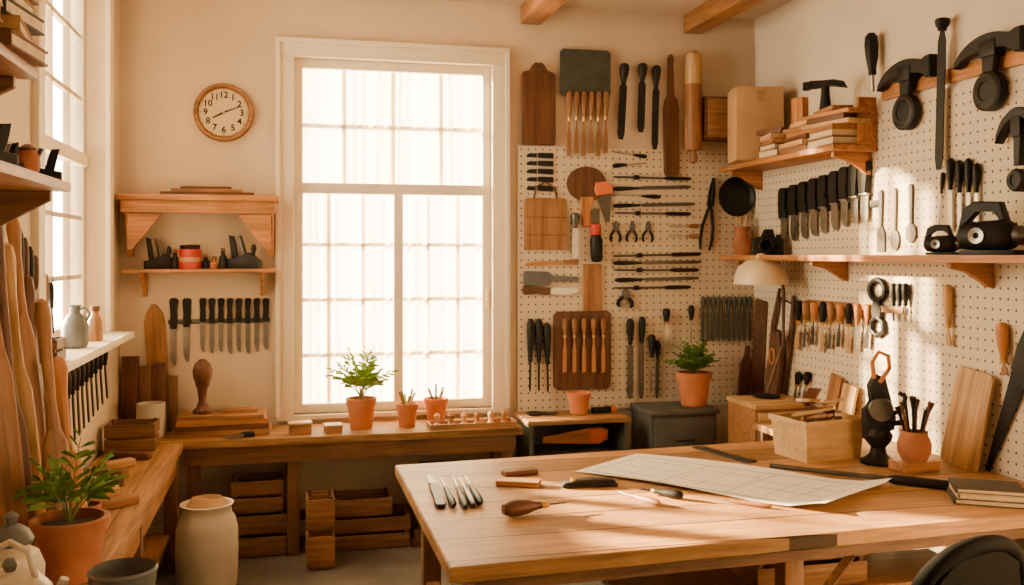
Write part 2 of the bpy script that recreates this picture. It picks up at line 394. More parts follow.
def pickhammer(L,w):
    n=12; up=[];lo=[]
    for i in range(n+1):
        u=i/n; a=math.radians(160-104*u)
        cx,cz,r1=w*.13,L*.48,w*.66
        th=w*(.03+.15*math.sin(u*2.3))
        up.append((cx+r1*math.cos(a),cz+(L-cz)*math.sin(a)*1.0)); lo.append((cx+(r1-th)*math.cos(a),cz+(L-cz-th*1.1)*math.sin(a)))
    hd=up+[(w*.56,L*.97),(w*.66,L*.97),(w*.66,L*.66),(w*.56,L*.66),(w*.52,L*.74)]+lo[::-1]
    return [('head',G().prism(hd,-.026,.026,.006),IRON),
            ('collar',G().box((w*.13,0,L*.80),(w*.28,.066,L*.22),.010),BLACK),
            ('neck',G().prism([(w*.02,L*.40),(w*.18,L*.40),(w*.26,L*.86),(w*.0,L*.86)],-.019,.019,.004),IRON),
            ('weight',G().lathe([(0,-.03),(w*.20,-.03),(w*.24,-.02),(w*.24,.02),(w*.20,.03),(w*.12,.03),(w*.11,.024),(0,.024)],28,T(w*.1,0,L*.25)@Rx(90)),BLACK),
            ('ring',G().lathe([(w*.17,.028),(w*.19,.034),(w*.21,.028)],28,T(w*.1,0,L*.25)@Rx(90),cap=False),DSTEEL)]
def paddle(L,w,m=W_MID,neck=.35,t=.011):
    a=w/2
    p=[(-a*.8,0),(a*.8,0),(a,L*.02),(a,L*(1-neck)*.85),(a*.85,L*(1-neck)*.95),(a*.35,L*(1-neck)*1.03),(a*.28,L*.9),(a*.4,L*.96),(a*.2,L),
       (-a*.2,L),(-a*.4,L*.96),(-a*.28,L*.9),(-a*.35,L*(1-neck)*1.03),(-a*.85,L*(1-neck)*.95),(-a,L*(1-neck)*.85),(-a,L*.02)]
    return [('blade',G().prism(p,-t,t,.003),m)]
def carved(L,w,m,neck):
    r=w/2; z=L*(1-neck)
    return [('blade',G().lathe([(r*.35,0),(r*.8,L*.015),(r,L*.06),(r*.97,z*.6),(r*.85,z*.88),(r*.45,z)],18,sx=1,sy=.32),m),
            ('handle',G().lathe([(r*.45,z-.002),(r*.34,z+(L-z)*.2),(r*.38,z+(L-z)*.6),(r*.55,z+(L-z)*.86),(r*.42,L*.985),(0,L)],16,sx=1,sy=.6),m)]
def panel(L,w,m=W_MID,t=.009,b=.002):
    a=w/2;c=min(w,L)*.06
    return [('board',G().prism([(-a+c,0),(a-c,0),(a,c),(a,L-c),(a-c,L),(-a+c,L),(-a,L-c),(-a,c)],-t,t,b),m)]
ROUND={'chisel','driver','gauge','filetool','turned','rollpin','rodtool','reddriver'}
def tool(fn,s,p0,p1,w,name,label,cat='tool',group=None,**k):
    M,L=frame(s,p0,p1); ww=width(s,p0,p1,w); rw=w*mpp(M.translation)
    if fn.__name__ in ROUND or s=='L': ww=rw*(1.15 if s=='R' else 1.0)
    elif s in 'TP': ww=min(ww,rw*2.2)
    return thing(name,label,cat,fn(L,ww,**k),M,group,seat=True)
def pot_parts(r,h,m=TERRA,soil=True,rim=True):
    pr=[(0,0),(r*.68,0),(r*.72,h*.02),(r*.92,h*.76)]
    if rim: pr+=[(r*1.0,h*.77),(r*1.03,h*.98),(r*1.0,h),(r*.9,h),(r*.86,h*.8)]
    else: pr+=[(r*.96,h),(r*.9,h),(r*.86,h*.8)]
    pr+=[(0,h*.3)]
    o=[('pot',G().lathe(pr,28),m)]
    if soil: o.append(('soil',G().lathe([(0,h*.88),(r*.6,h*.89),(r*.875,h*.86),(r*.8,h*.8),(0,h*.8)],20),SOIL))
    return o
def fern(h0,rad,ht,n,leafl,m,droop=1.0,lw=.35,seed=1,nl=8,k0=2):
    rn=random.Random(seed); st=G(); lf=G()
    for i in range(n):
        a=i*2.399+rn.uniform(-.3,.3); rr=rad*rn.uniform(.3,1); hh=ht*rn.uniform(.6,1)*(1.15-.5*rr/rad)
        pts=[]
        for k in range(nl+1):
            u=k/nl; x=rr*u**1.2; z=h0+hh*u-droop*hh*.55*u*u*(rr/rad)
            pts.append(Vector((x*math.cos(a),x*math.sin(a),z)))
        st.tube(pts,[.003*(1-.6*k/nl) for k in range(nl+1)],5)
        side=Vector((-math.sin(a),math.cos(a),0))
        for k in range(k0,nl+1):
            p=pts[k]; t=(pts[k]-pts[k-1]).normalized(); ll=leafl*(1.2-.6*k/nl)*rn.uniform(.75,1.2)
            for sg in (-1,1):
                d=(side*sg*.85+t*.7+Vector((0,0,rn.uniform(-.35,.35)))).normalized()
                wv=d.cross(Vector((rn.uniform(-.3,.3),rn.uniform(-.3,.3),1))).normalized()*ll*lw
                if k==nl and sg==-1: d=t
                q=[p,p+d*ll*.4+wv*.5+Vector((0,0,.004)),p+d*ll*.8+wv*.3,p+d*ll-Vector((0,0,ll*.2)),p+d*ll*.8-wv*.3,p+d*ll*.4-wv*.5+Vector((0,0,.004))]
                lf.raw(q,[(0,1,2,3),(0,3,4,5)])
    return [('stems',st,STEM),('foliage',lf,m)]
def books(x,y,z,rz,items,name='book',group=None,lab='worn cloth-bound book lying in a stack',j=6):
    for (w,d,t,mi) in items:
        c=G(); c.box((0,0,t*.07),(w,d,t*.14),.001).box((0,0,t*.93),(w,d,t*.14),.001).box((-w/2+t*.06,0,t/2),(t*.12,d,t*.98),.001)
        pg=G().box((w*.01,0,t/2),(w*.95,d*.95,t*.7))
        thing(name,lab,'book',[('cover',c,BOOKS[mi%len(BOOKS)]),('pages',pg,PAPER)],T(x+R(-.01,.01),y+R(-.01,.01),z)@Rz(rz+R(-j,j)),group)
        z+=t+.0005
    return z
def boards(x,y,z,rz,items,name='wood_offcut',group='stacked wood offcuts',lab='rough-sawn wooden offcut in a stack',mats=None,j=3,dx=.012):
    mats=mats or [W_MIDX,W_LIGHTX,W_DARKX,W_SHELFX]
    for i,(w,d,t) in enumerate(items):
        thing(name,lab,'wood',[('board',G().box((0,0,t/2),(w,d,t),.003),mats[i%len(mats)])],T(x+R(-dx,dx)*.6,y+R(-dx,dx),z)@Rz(rz+R(-j,j)),group)
        z+=t+.0005
    return z
def crate(w,d,h,t=.012,n=3,m=None):
    m=m or W_FRAMEX
    g=G(); sl=h/n
    for i in range(n):
        z=sl*(i+.5)
        for yy in (-d/2+t/2,d/2-t/2): g.box((0,yy,z),(w,t,sl*.82),.002)
        for xx in (-w/2+t/2,w/2-t/2): g.box((xx,0,z),(t,d-2*t-.001,sl*.82),.002)
    ps=[('slats',g,m)]
    for xx in (-1,1):
        for yy in (-1,1): ps.append(('corner_post',G().box((xx*(w/2-t*1.7),yy*(d/2-t*1.7),h/2),(t*1.6,t*1.6,h*.98)),W_FRAMEZ))
    ps.append(('base',G().box((0,0,t*.6),(w-2*t-.002,d-2*t-.002,t)),m))
    return ps
# ---------------------------------------------------------------- pegboards
a=PB(517,137)
thing('pegboard','cream perforated pegboard mounted beside the tall window','pegboard',[('pegboard',bx(G(),0,XR-.001-a.x,-.02,0,0,2.52-.72),PEGM)],T(a.x,D-.001,.74))
thing('pegboard','cream perforated pegboard covering the side wall above the bench','pegboard',[('pegboard',G().box((1.7,-.01,0.98),(3.4,.02,1.88)),PEGM)],T(XR-.001,D-.025,.72)@Rz(-90))
thing('tool_rail','orange-brown wooden rail along the pegboard top edge','rail',[('tool_rail',bx(G(),XR-.021,XR-.001,1.6,4.72,2.665,2.74,.006),W_SHELFY)],Matrix())
# ---------------------------------------------------------------- workbenches and table
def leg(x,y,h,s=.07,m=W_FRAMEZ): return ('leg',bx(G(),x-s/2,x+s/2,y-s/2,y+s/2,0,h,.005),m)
bx0,bx1,by0,by1=-1.0,1.42,5.77,6.20
parts=[('worktop',bx(G(),bx0,bx1,by0,by1,BZ-.045,BZ,.005),W_BENCH),
 ('apron',bx(G(),bx0+.4,bx1-.05,by0+.03,by0+.055,BZ-.15,BZ-.046,.003),W_FRAMEX)]
for x in (-.55,.02,1.33): parts.append(leg(x,by0+.09,BZ-.046))
for x in (-.9,.02,1.33): parts.append(leg(x,by1-.06,BZ-.046))
parts.append(('stretcher',bx(G(),-.5,1.3,by1-.04,by1-.01,.12,.18),W_FRAMEX))
thing('workbench','long wooden workbench standing beneath the tall window','workbench',parts,Matrix())
parts=[('worktop',bx(G(),-1.0,-.60,2.2,5.755,BZ-.045,BZ,.005),W_BENCHY),
 ('apron',bx(G(),-.65,-.625,2.3,5.7,BZ-.16,BZ-.046,.003),BEAM),
 ('lower_shelf',bx(G(),-.97,-.66,2.3,5.7,.2,.225,.003),BEAM)]
for y in (2.5,4.35,5.68): parts+= [leg(-.655,y,BZ-.046),leg(-.96,y,BZ-.046)]
thing('side_workbench','narrow wooden workbench running along the window wall','workbench',parts,Matrix())
A=(.497,4.62);B=(.507,3.06);Cc=(3.22,3.19);Wc=(3.22,4.81)
def ztop(pts,z0,z1,b=.006):
    g=G(); g.prism([(x,y) for x,y in pts],z0,z1,b)
    for v in g.bm.verts: v.co=Vector((v.co.x,v.co.z,v.co.y))
    return g
AZ=TZ-.11
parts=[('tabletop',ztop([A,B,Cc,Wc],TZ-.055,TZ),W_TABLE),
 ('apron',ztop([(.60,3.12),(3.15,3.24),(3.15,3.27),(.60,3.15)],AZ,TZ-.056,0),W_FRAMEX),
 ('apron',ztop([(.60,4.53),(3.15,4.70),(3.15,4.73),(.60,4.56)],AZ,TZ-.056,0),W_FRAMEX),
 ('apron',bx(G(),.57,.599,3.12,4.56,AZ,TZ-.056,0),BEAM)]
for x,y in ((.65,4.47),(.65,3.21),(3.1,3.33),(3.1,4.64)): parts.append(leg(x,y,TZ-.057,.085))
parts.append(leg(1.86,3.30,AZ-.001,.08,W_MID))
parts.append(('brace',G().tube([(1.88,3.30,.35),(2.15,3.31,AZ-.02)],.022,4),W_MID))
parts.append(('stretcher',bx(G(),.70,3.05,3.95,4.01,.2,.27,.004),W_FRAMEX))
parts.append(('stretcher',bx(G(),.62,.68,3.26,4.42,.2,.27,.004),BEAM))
thing('work_table','large plank-topped wooden work table with square legs','table',parts,Matrix())
parts=[('worktop',bx(G(),2.75,3.22,4.84,5.3,TZ-.04,TZ,.004),W_BENCH)]+[leg(x,y,TZ-.041) for x in (2.8,3.17) for y in (4.9,5.25)]
thing('side_table','small wooden side table against the pegboard wall','table',parts,Matrix())
def cabinet(name,label,x0,x1,y0,y1,h,body,top,dm,nd_,km=BLACK):
    w=x1-x0; d=y1-y0
    ps=[('body',bx(G(),0,w,.02,d,0,h-.03,.004),body),('top',bx(G(),-.012,w+.012,-.01,d,h-.0295,h,.004),top)]
    hh=(h-.09)/nd_
    for i in range(nd_):
        z0=.05+hh*i
        gk=G().tube([(w*.36,0,z0+hh*.55),(w*.38,-.03,z0+hh*.55),(w*.62,-.03,z0+hh*.55),(w*.64,0,z0+hh*.55)],.006,8)
        ps.append(('drawer',bx(G(),.02,w-.02,0,.019,z0,z0+hh-.012,.003),dm,[('handle',gk,km)]))
    thing(name,label,'cabinet',ps,T(x0,y0,0))
w_,d_,h_=.66,.37,.745
cb=G(); bx(cb,0,.025,0,d_,0,h_-.03); bx(cb,w_-.025,w_,0,d_,0,h_-.03); bx(cb,.0251,w_-.0251,d_-.02,d_,.0,h_-.03); bx(cb,.0251,w_-.0251,0,d_-.021,.50,.52); bx(cb,.0251,w_-.0251,0,d_-.021,.25,.27); bx(cb,.0251,w_-.0251,0,d_-.021,.02,.04)
thing('tool_cabinet','open-fronted green-grey cabinet with wooden top beside the workbench','cabinet',[('body',cb,GREENP),('top',bx(G(),-.012,w_+.012,-.01,d_,h_-.0295,h_,.004),W_BENCH)],T(1.48,5.84,0))
thing('handsaw','orange-handled handsaw lying inside the open cabinet','saw',[('blade',G().prism([(-.02,0),(.02,0),(.06,.32),(-.06,.32)],-.003,.003),W_ORANGE),('handle',G().prism([(-.05,.31),(.05,.31),(.06,.38),(.03,.44),(-.04,.44),(-.06,.38)],-.014,.014,.004),ORANGE)],T(1.60,5.96,.60)@Ry(88)@Rz(20))
thing('storage_box','dark flat box stored inside the open cabinet','box',[('body',G().box((0,0,.08),(.48,.26,.16),.005),MATTE),('lid',G().box((0,0,.175),(.49,.27,.02),.004),IRON)],T(1.81,6.0,.271))
cabinet('steel_cabinet','low grey steel cabinet supporting a potted plant',2.30,2.76,5.82,6.21,.78,GREYP,GREYP,GREYP,2)
cabinet('drawer_chest','small light wooden drawer chest in the room corner',2.80,3.2,5.36,5.75,.875,W_MIDX,W_LIGHTX,W_LIGHTX,5,BRASS)
# ---------------------------------------------------------------- right wall shelves
def bracket(M_,w,h,t=.03):
    return G().prism([(0,0),(0,-h),(-w*.12,-h*.98),(-w*.25,-h*.75),(-w*.6,-h*.35),(-w,-h*.22),(-w,0)],-t/2,t/2,.003,M_)
def rshelf(name,label,y0,y1,z,depth,th,brs,bh=.16):
    ps=[('shelf_board',bx(G(),XR-PEG-depth,XR-PEG-.001,y0,y1,z-th,z,.004),W_SHELFY)]
    for y in brs: ps.append(('bracket',bracket(T(XR-PEG-.002,y,z-th-.0005),depth*.85,bh),W_SHELFX))
    thing(name,label,'shelf',ps,Matrix())
rshelf('wall_shelf','long orange-brown wooden shelf on brackets across the pegboard',2.6,6.2,1.80,.28,.035,(2.9,3.85,5.05,6.0),.12)
SZ=2.42
rshelf('upper_shelf','short wooden shelf on brackets loaded with books and offcuts',4.75,6.2,SZ,.28,.035,(4.82,6.1),.13)
kn=[(787,192),(797,190),(807,188),(817,186),(827,184),(838,181),(848,178),(858,176),(868,174)]
for i,(x,y) in enumerate(kn):
    tool(knife,'R',(x-1,y+52-i*.5),(x,y-4-i*1.2),8+i*.25,'knife','black-handled steel knife hanging above the long shelf','knife','hanging knives on the pegboard',hf=.55)
thing('magnetic_strip','dark magnetic strip holding the row of knives','rack',[('magnetic_strip',G().box((0,-.006,0),(.86,.012,.04),.002),BLACK)],T(XR-PEG-.001,5.15,2.09)@Rz(-90))
for i,(x,y0,y1,w,f,l) in enumerate([(882,190,252,8,spatula,'grey steel spatula hanging beside the knives'),(896,188,251,9,spoon,'grey steel ladle hanging beside the knives'),(912,184,243,11,spoon,'grey steel spoon hanging beside the knives')]):
    tool(f,'R',(x,y1),(x,y0),w,'kitchen_utensil',l,'utensil')
for x,y0,y1 in [(954,232,158),(963,236,160),(972,238,158),(980,232,163)]:
    tool(filetool,'R',(x,y0),(x,y1),7,'file','flat steel file with dark handle hanging on pegboard','file','files on the pegboard',hf=.42,hm=BLACK,bm_=STEEL)
tool(driver,'R',(941,226),(945,172),4,'awl','long thin awl hanging on the pegboard','tool')
tool(filetool,'R',(945,170),(949,18),13,'long_file','long black rasp file hanging vertically from the rail','file',hm=BLACK,bm_=IRON,hf=.08)
tool(pickhammer,'R',(907,131),(907,62),46,'claw_hammer','black claw hammer with curved head hung from the rail','hammer')
tool(pickhammer,'R',(990,112),(990,36),58,'claw_hammer','large black claw hammer hung from the rail','hammer')
tool(pickhammer,'R',(1022,205),(1022,108),36,'claw_hammer','black claw hammer hanging low on the pegboard','hammer')
def pan(L,w):
    r=w/2
    return [('pan',G().lathe([(0,0),(r*.85,0),(r,.035),(r*.94,.035),(r*.8,.008),(0,.008)],30,T(0,0,r)@Rx(90)),IRON),('handle',G().prism(taper(.028,.02,2*r-.01,L),-.035,-.024,.002),IRON)]
tool(pan,'B',(735,217),(735,160),37,'frying_pan','round black iron pan hanging handle up in the corner','pan')
xs=[803,811,819,828,836,845,854,863,873]
for i,x in enumerate(xs):
    tool(chisel,'R',(x-3,350+i*.6-(i%3)*3),(x,300+i*.5),8,'chisel','wood-handled chisel hanging in a row beneath shelf','chisel','chisels below the long shelf',hm=[BLACK,W_MID,W_ORANGE][i%3],bm_=[W_LIGHT,STEEL,DSTEEL][i%3],hf=.45)
thing('tool_rack','narrow wooden rack strip holding chisels','rack',[('tool_rack',G().box((0,-.012,0),(.98,.024,.035),.003),W_MIDX)],T(XR-PEG-.001,4.98,1.50)@Rz(-90))
def ringtool(L,w,m=IRON):
    r=w*.42; pts=[(r*math.cos(a),0,L*.82+L*.18*math.sin(a)) for a in [math.pi*2*i/18 for i in range(19)]]
    return [('loop',G().tube(pts,w*.1,8),m),('jaw',G().prism([(-w*.2,L*.3),(w*.2,L*.3),(w*.3,L*.5),(w*.12,L*.66),(-w*.12,L*.66),(-w*.3,L*.5)],-.012,.012,.003),m),('handle',G().tube([(0,0,L*.35),(w*.3,0,L*.25),(w*.35,0,L*.1),(0,0,0),(-w*.35,0,L*.1),(-w*.3,0,L*.25),(0,0,L*.35)],w*.09,8),m)]
tool(ringtool,'R',(880,336),(880,280),18,'clamp','black iron ring clamp hanging under the shelf','clamp')
for x in (897,903,909): tool(driver,'R',(x,321),(x,283),7,'screwdriver','short black screwdriver hanging under the shelf','screwdriver','short screwdrivers under the shelf',hf=.6)
tool(chisel,'R',(953,346),(952,284),9,'carving_gouge','light wooden gouge hanging beneath the shelf','gouge',hm=W_LIGHT,bm_=W_LIGHT,hf=.7)
tool(chisel,'R',(1010,376),(1007,322),11,'carving_gouge','short reddish wooden gouge hanging on pegboard','gouge',hm=W_ORANGE,bm_=W_MID,hf=.75)
def onR(px,z,off=.15):
    p=PR(px,255,off); p.z=z+.0005; return p
def machine(w,h):
    return [('body',G().prism([(-w*.5,0),(w*.5,0),(w*.5,h*.62),(w*.38,h*.7),(-w*.38,h*.7),(-w*.5,h*.6)],-w*.22,w*.22,.01),IRON),
            ('housing',G().prism([(-w*.25,h*.69),(w*.22,h*.69),(w*.15,h),(-w*.12,h)],-w*.16,w*.16,.008),BLACK),
            ('lens',G().lathe([(0,0),(h*.27,0),(h*.29,w*.1),(h*.23,w*.2),(h*.16,w*.2),(h*.13,w*.13),(0,w*.12)],26,T(-w*.08,-w*.22,h*.36)@Rx(90)),MATTE),
            ('ring',G().lathe([(h*.22,0),(h*.245,.006),(h*.27,0)],26,T(-w*.08,-w*.42,h*.36)@Rx(90),cap=False),DSTEEL),
            ('dial',G().lathe([(0,0),(h*.1,0),(h*.1,h*.1),(0,h*.1)],18,T(w*.34,0,h*.69)),BLACK)]
def powertool(w):
    # low irregular motor body with nose collar, top grip and foot
    return [('motor_body',G().lathe([(0,-w*.42),(w*.10,-w*.42),(w*.17,-w*.36),(w*.19,-w*.1),(w*.2,w*.18),(w*.15,w*.27),(0,w*.29)],22,T(0,0,w*.24)@Ry(90)),BLACK),
            ('nose',G().lathe([(w*.12,0),(w*.12,w*.1),(w*.07,w*.14),(w*.06,w*.24),(0,w*.24)],18,T(w*.26,0,w*.24)@Ry(90)),DSTEEL),
            ('grip',G().prism([(-w*.44,w*.30),(-w*.36,w*.60),(-w*.2,w*.68),(w*.12,w*.66),(w*.2,w*.42),(w*.1,w*.42),(w*.04,w*.56),(-w*.2,w*.57),(-w*.28,w*.42)],-w*.07,w*.07,.008),IRON),
            ('foot',G().box((0,0,w*.03),(w*.7,w*.34,w*.06),.004),IRON),
            ('side_cap',G().lathe([(w*.04,0),(w*.10,0),(w*.10,w*.05),(w*.04,w*.04)],18,T(-w*.1,-w*.18,w*.24)@Rx(90),cap=False),STEEL)]
p=onR(944,1.80); thing('power_drill','compact black metal drill body lying on the long shelf','drill',powertool(.22),T(*p)@Rz(-60))
p=onR(993,1.80,.17); thing('power_planer','bulky black motor planer resting on the long shelf','planer',powertool(.36),T(*p)@Rz(-68))
p=onR(768,1.80,.16)
thing('old_camera','small old metal camera on the long shelf','camera',machine(.2,.17),T(*p)@Rz(-25))
p=onR(739,1.80,.14); p.y-=.05
ps=[('vessel',G().lathe([(0,0),(.05,0),(.07,.05),(.065,.1),(.045,.15),(.062,.2),(.052,.2),(.03,.14),(0,.05)],20),TERRAD)]
for i in range(5):
    a=i*1.3; ps.append(('brush',G().tube([(0,0,.08),(.025*math.cos(a),.025*math.sin(a),.22),(.04*math.cos(a),.04*math.sin(a),.27)],[.004,.005,.012],6),W_LIGHT))
thing('brush_pot','brown clay pot holding short brushes on the long shelf','pot',ps,T(*p))
thing('cardboard_box','plain tan cardboard box standing on the upper shelf','box',[('carton',G().box((0,0,.24),(.31,.27,.48),.004),CARD),('flap',G().box((0,0,.483),(.315,.13,.004)).box((0,-.137,.43),(.04,.002,.09)),W_LIGHTX)],T(3.02,5.80,SZ+.001)@Rz(-14))
books(3.06,5.51,SZ+.001,-88,[(.24,.2,.045,1),(.22,.2,.035,0)],group='books stacked on the upper shelf')
z=boards(3.06,5.51,SZ+.082,-90,[(.26,.22,.03),(.24,.2,.035),(.22,.2,.03)],group='offcuts stacked on the upper shelf',j=16,dx=.03)
z=boards(3.07,5.2,SZ+.001,-90,[(.30,.22,.035),(.32,.2,.03),(.3,.2,.03),(.30,.19,.03),(.36,.18,.03),(.28,.14,.025)],group='offcuts stacked on the upper shelf',j=12,dx=.03)
thing('wooden_block','upright wooden block standing on stacked offcuts','wood',[('block',G().box((0,0,.08),(.05,.1,.16),.004),W_ORANGE)],T(3.05,5.28,z)@Rz(10))
z=books(3.06,4.92,SZ+.001,-90,[(.3,.2,.05,0),(.29,.2,.04,3)],group='books stacked on the upper shelf')
z=boards(3.07,4.93,z,-90,[(.34,.2,.03),(.4,.16,.025),(.3,.19,.03),(.44,.14,.022),(.3,.12,.025)],group='offcuts stacked on the upper shelf',j=12,dx=.03)
thing('hammer','stout black hammer standing head up on the stack','hammer',hammer(.17,.25),T(3.04,4.98,z)@Rz(-40))
tool(driver,'R',(879,92),(877,33),12,'screwdriver','stubby black screwdriver hanging above the rail','screwdriver',hf=.72)
thing('shelf_end_board','upright wooden end board at the upper shelf end','board',[('shelf_end_board',bx(G(),XR-PEG-.12,XR-PEG-.005,4.752,4.772,SZ+.001,SZ+.27,.003),W_SHELFY)],Matrix())
thing('wall_box','brown wooden wall box hung in the corner','box',[('carcass',G().box((0,-.06,.15),(.26,.12,.30),.004),W_DARKX),('door',G().box((0,-.125,.15),(.23,.01,.27),.003),W_MIDX,[('knob',G().ell((.08,-.137,.15),(.01,.01,.01)),BRASS)])],T(PB(714,141).x,D-PEG-.001,PB(714,142).z))
# ---------------------------------------------------------------- back pegboard tools
def cuttingboard(L,w,m=W_DARK):
    a=w/2;h=L*.88
    p=[(-a*.93,0),(a*.93,0),(a,L*.02),(a,h*.97),(a*.9,h),(a*.5,h*1.02),(a*.36,L*.97),(a*.2,L),(-a*.2,L),(-a*.36,L*.97),(-a*.5,h*1.02),(-a*.9,h),(-a,h*.97),(-a,L*.02)]
    return [('board',G().prism(p,-.012,.012,.004),m),('hanging_ring',G().tube([(.018*math.cos(t),-.014,L*.95+.018*math.sin(t)) for t in [i*math.pi/6 for i in range(13)]],.003,6),DSTEEL)]
tool(cuttingboard,'B',(538,145),(538,63),34,'cutting_board','dark brown wooden board hanging by a short neck','board')
tool(panel,'B',(585,97),(585,50),50,'cloth_tool_roll','dark slate cloth panel hung above slim chisels','cloth',m=SLATE,t=.008)
for i in range(6):
    x=568+i*7.3
    tool(chisel,'B',(x,157-(i%2)*3),(x+.5,92),6.5,'slim_chisel','slim brown-handled chisel hanging beneath dark cloth','chisel','slim chisels under the cloth',hm=W_MID,bm_=W_MID,hf=.45)
for x0,y0,x1,y1,w in [(619,140,623,64,10),(639,133,641,64,10),(653,150,655,66,9)]:
    tool(filetool,'B',(x0,y0),(x1,y1),w,'black_file','long black file with flared handle hanging','file','black files on the pegboard',hm=BLACK,bm_=IRON,hf=.25)
tool(paddle,'B',(671,176),(670,55),15,'wooden_paddle','tall narrow reddish-brown wooden paddle','paddle',m=W_DARK)
def rollpin(L,w):
    r=w/2
    return [('roller',G().lathe([(r*.9,L*.12),(r,L*.14),(r,L*.68),(r*.9,L*.7)],20),W_MID),('handle',G().lathe([(0,0),(r*.5,L*.02),(r*.45,L*.08),(r*.25,L*.13)],12),W_MID),('handle',G().lathe([(r*.95,L*.7),(r*1.0,L*.72),(r*.95,L*.96),(r*.5,L*.99),(0,L)],14),W_LIGHT)]
tool(rollpin,'B',(690,165),(690,52),17,'rolling_pin','wooden rolling mallet hanging upright','roller')
for i,y in enumerate((155,163,171,179,188)):
    tool(knife,'B',(526,y),(553,y+1),6,'small_knife','small dark knife hung flat in a column','knife','small dark knives in a column',bm_=IRON,hf=.6)
def bagboard(L,w,m=W_MID):
    a=w/2
    g=G().prism([(-a,0),(a,0),(a,L*.72),(a*.9,L*.76),(-a*.9,L*.76),(-a,L*.72)],-.012,.012,.003)
    lines=G()
    for k in (.22,.48): lines.box((0,-.0125,L*k),(w*.98,.002,.006))
    h=G().tube([(-a*.55,0,L*.74),(-a*.45,0,L*.92),(0,0,L),(a*.45,0,L*.92),(a*.55,0,L*.74)],.007,8)
    return [('panel',g,m),('seams',lines,W_DARKX),('handle',h,LEATHER)]
tool(bagboard,'B',(545,250),(545,182),42,'handled_board','tan wooden board with an arched leather handle','board',m=W_MID)
def roundaxe(L,w):
    p=[(w*.5*math.cos(a),L*.72+w*.42*math.sin(a)) for a in [math.pi*2*i/24 for i in range(24)]]
    return [('blade',G().prism(p,-.006,.006,.002),W_DARK),('handle',G().prism([(-w*.1,0),(w*.12,0),(w*.16,L*.5),(-w*.16,L*.5)],-.014,.014,.004),W_ORANGE)]
tool(roundaxe,'B',(586,226),(586,168),40,'round_cleaver','dark round-bladed cleaver with orange wooden handle','cleaver')
def handsaw(L,w,hm=ORANGE,bm_=DSTEEL):
    return [('blade',G().prism([(-w*.12,0),(w*.12,0),(w*.5,L*.7),(-w*.5,L*.7)],-.002,.002),bm_),('handle',G().prism([(-w*.5,L*.68),(w*.5,L*.68),(w*.55,L*.85),(w*.3,L),(-w*.45,L),(-w*.6,L*.82)],-.013,.013,.004),hm)]
tool(filetool,'B',(574,258),(574,213),9,'scraper','grey steel scraper hanging vertically','scraper',hm=DSTEEL,bm_=STEEL)
def reddriver(L,w):
    return [('handle',G().lathe([(w*.3,0),(w*.45,L*.05),(w*.5,L*.4),(w*.35,L*.5)],14),BLACK),('ferrule',G().lathe([(w*.36,L*.5),(w*.42,L*.52),(w*.4,L*.68),(w*.3,L*.7)],14),RED),('blade',G().prism([(-w*.3,L*.69),(w*.3,L*.69),(w*.35,L*.95),(0,L),(-w*.35,L*.95)],-.004,.004),DSTEEL)]
tool(reddriver,'B',(595,262),(593,208),13,'trowel','small trowel with black handle and red collar','trowel')
tool(panel,'B',(592,312),(592,264),18,'wooden_plank','short light wooden plank hung on pegboard','wood',m=W_MID)
tool(handsaw,'B',(607,222),(602,182),16,'small_saw','small saw with orange painted handle','saw')
hz=[(612,152,646,157,'d'),(646,163,612,166,'d'),(612,177,690,179,'g'),(690,187,612,189,'f'),(612,195,660,197,'d'),(694,204,612,206,'f'),(614,213,690,214,'g'),(612,256,700,254,'g'),(700,262,612,263,'f'),(613,270,698,270,'g'),(698,278,614,280,'f'),(612,288,690,287,'g')]
for i,(a0,b0,a1,b1,k) in enumerate(hz):
    fn={'d':driver,'g':gauge,'f':filetool}[k]; nm={'d':'awl','g':'marking_gauge','f':'needle_file'}[k]
    tool(fn,'B',(a0,b0),(a1,b1),4.5,nm,{'d':'short dark awl hung level on the pegboard','g':'long steel marking gauge hung level','f':'long slim file hung level with dark handle'}[k],'tool','level tools on the pegboard')
for x in (615,631,647): tool(pliers,'B',(x,242),(x+1,221),11,'pliers','small dark pliers hanging on the pegboard','pliers','small pliers in a row',hm=IRON)
for x,y in ((668,226),(668,236)): tool(chisel,'B',(x,y),(x+30,y),5,'short_gouge','short brown gouge hung level','gouge','short gouges hung level',hm=W_MID)
tool(pliers,'B',(704,250),(713,178),13,'dividers','tall black iron dividers hanging open','dividers',jm=IRON)
tool(knife,'B',(524,264),(578,262),6,'long_rasp','long slender brown rasp hung level','rasp',hm=W_MID,bm_=TAN,hf=.3)
tool(paddle,'B',(523,278),(578,279),14,'wooden_spatula','dark grey wooden spatula hung level','spatula',m=GREYC,neck=.5)
tool(knife,'B',(578,292),(522,290),9,'drawknife','brown-handled drawknife hung level','knife',hm=W_DARK,hf=.5)
tool(pliers,'B',(624,307),(626,289),16,'small_compass','small dark compass hung on pegboard','compass')
tool(panel,'B',(582,389),(582,311),57,'knife_board','dark reddish wooden board backing five carving knives','board',m=W_DARK,t=.01)
for i in range(5):
    x=563+i*9.6
    M,L=frame('B',(x,372),(x,318)); M=M@T(0,-.021,0)
    thing('carving_knife','slim wooden-handled carving knife on dark board','knife',chisel(L,.04,hm=W_MID,bm_=TAN,hf=.35),M,'carving knives on the dark board',seat=True)
for x0,y0,x1,y1 in ((529,391,530,318),(538,391,538,318),(547,392,546,322)):
    tool(driver,'B',(x0,y0),(x1,y1),8,'iron_rod_tool','dark iron turning tool hanging upright','tool','dark turning tools hanging upright',hm=IRON,bm_=IRON,hf=.6)
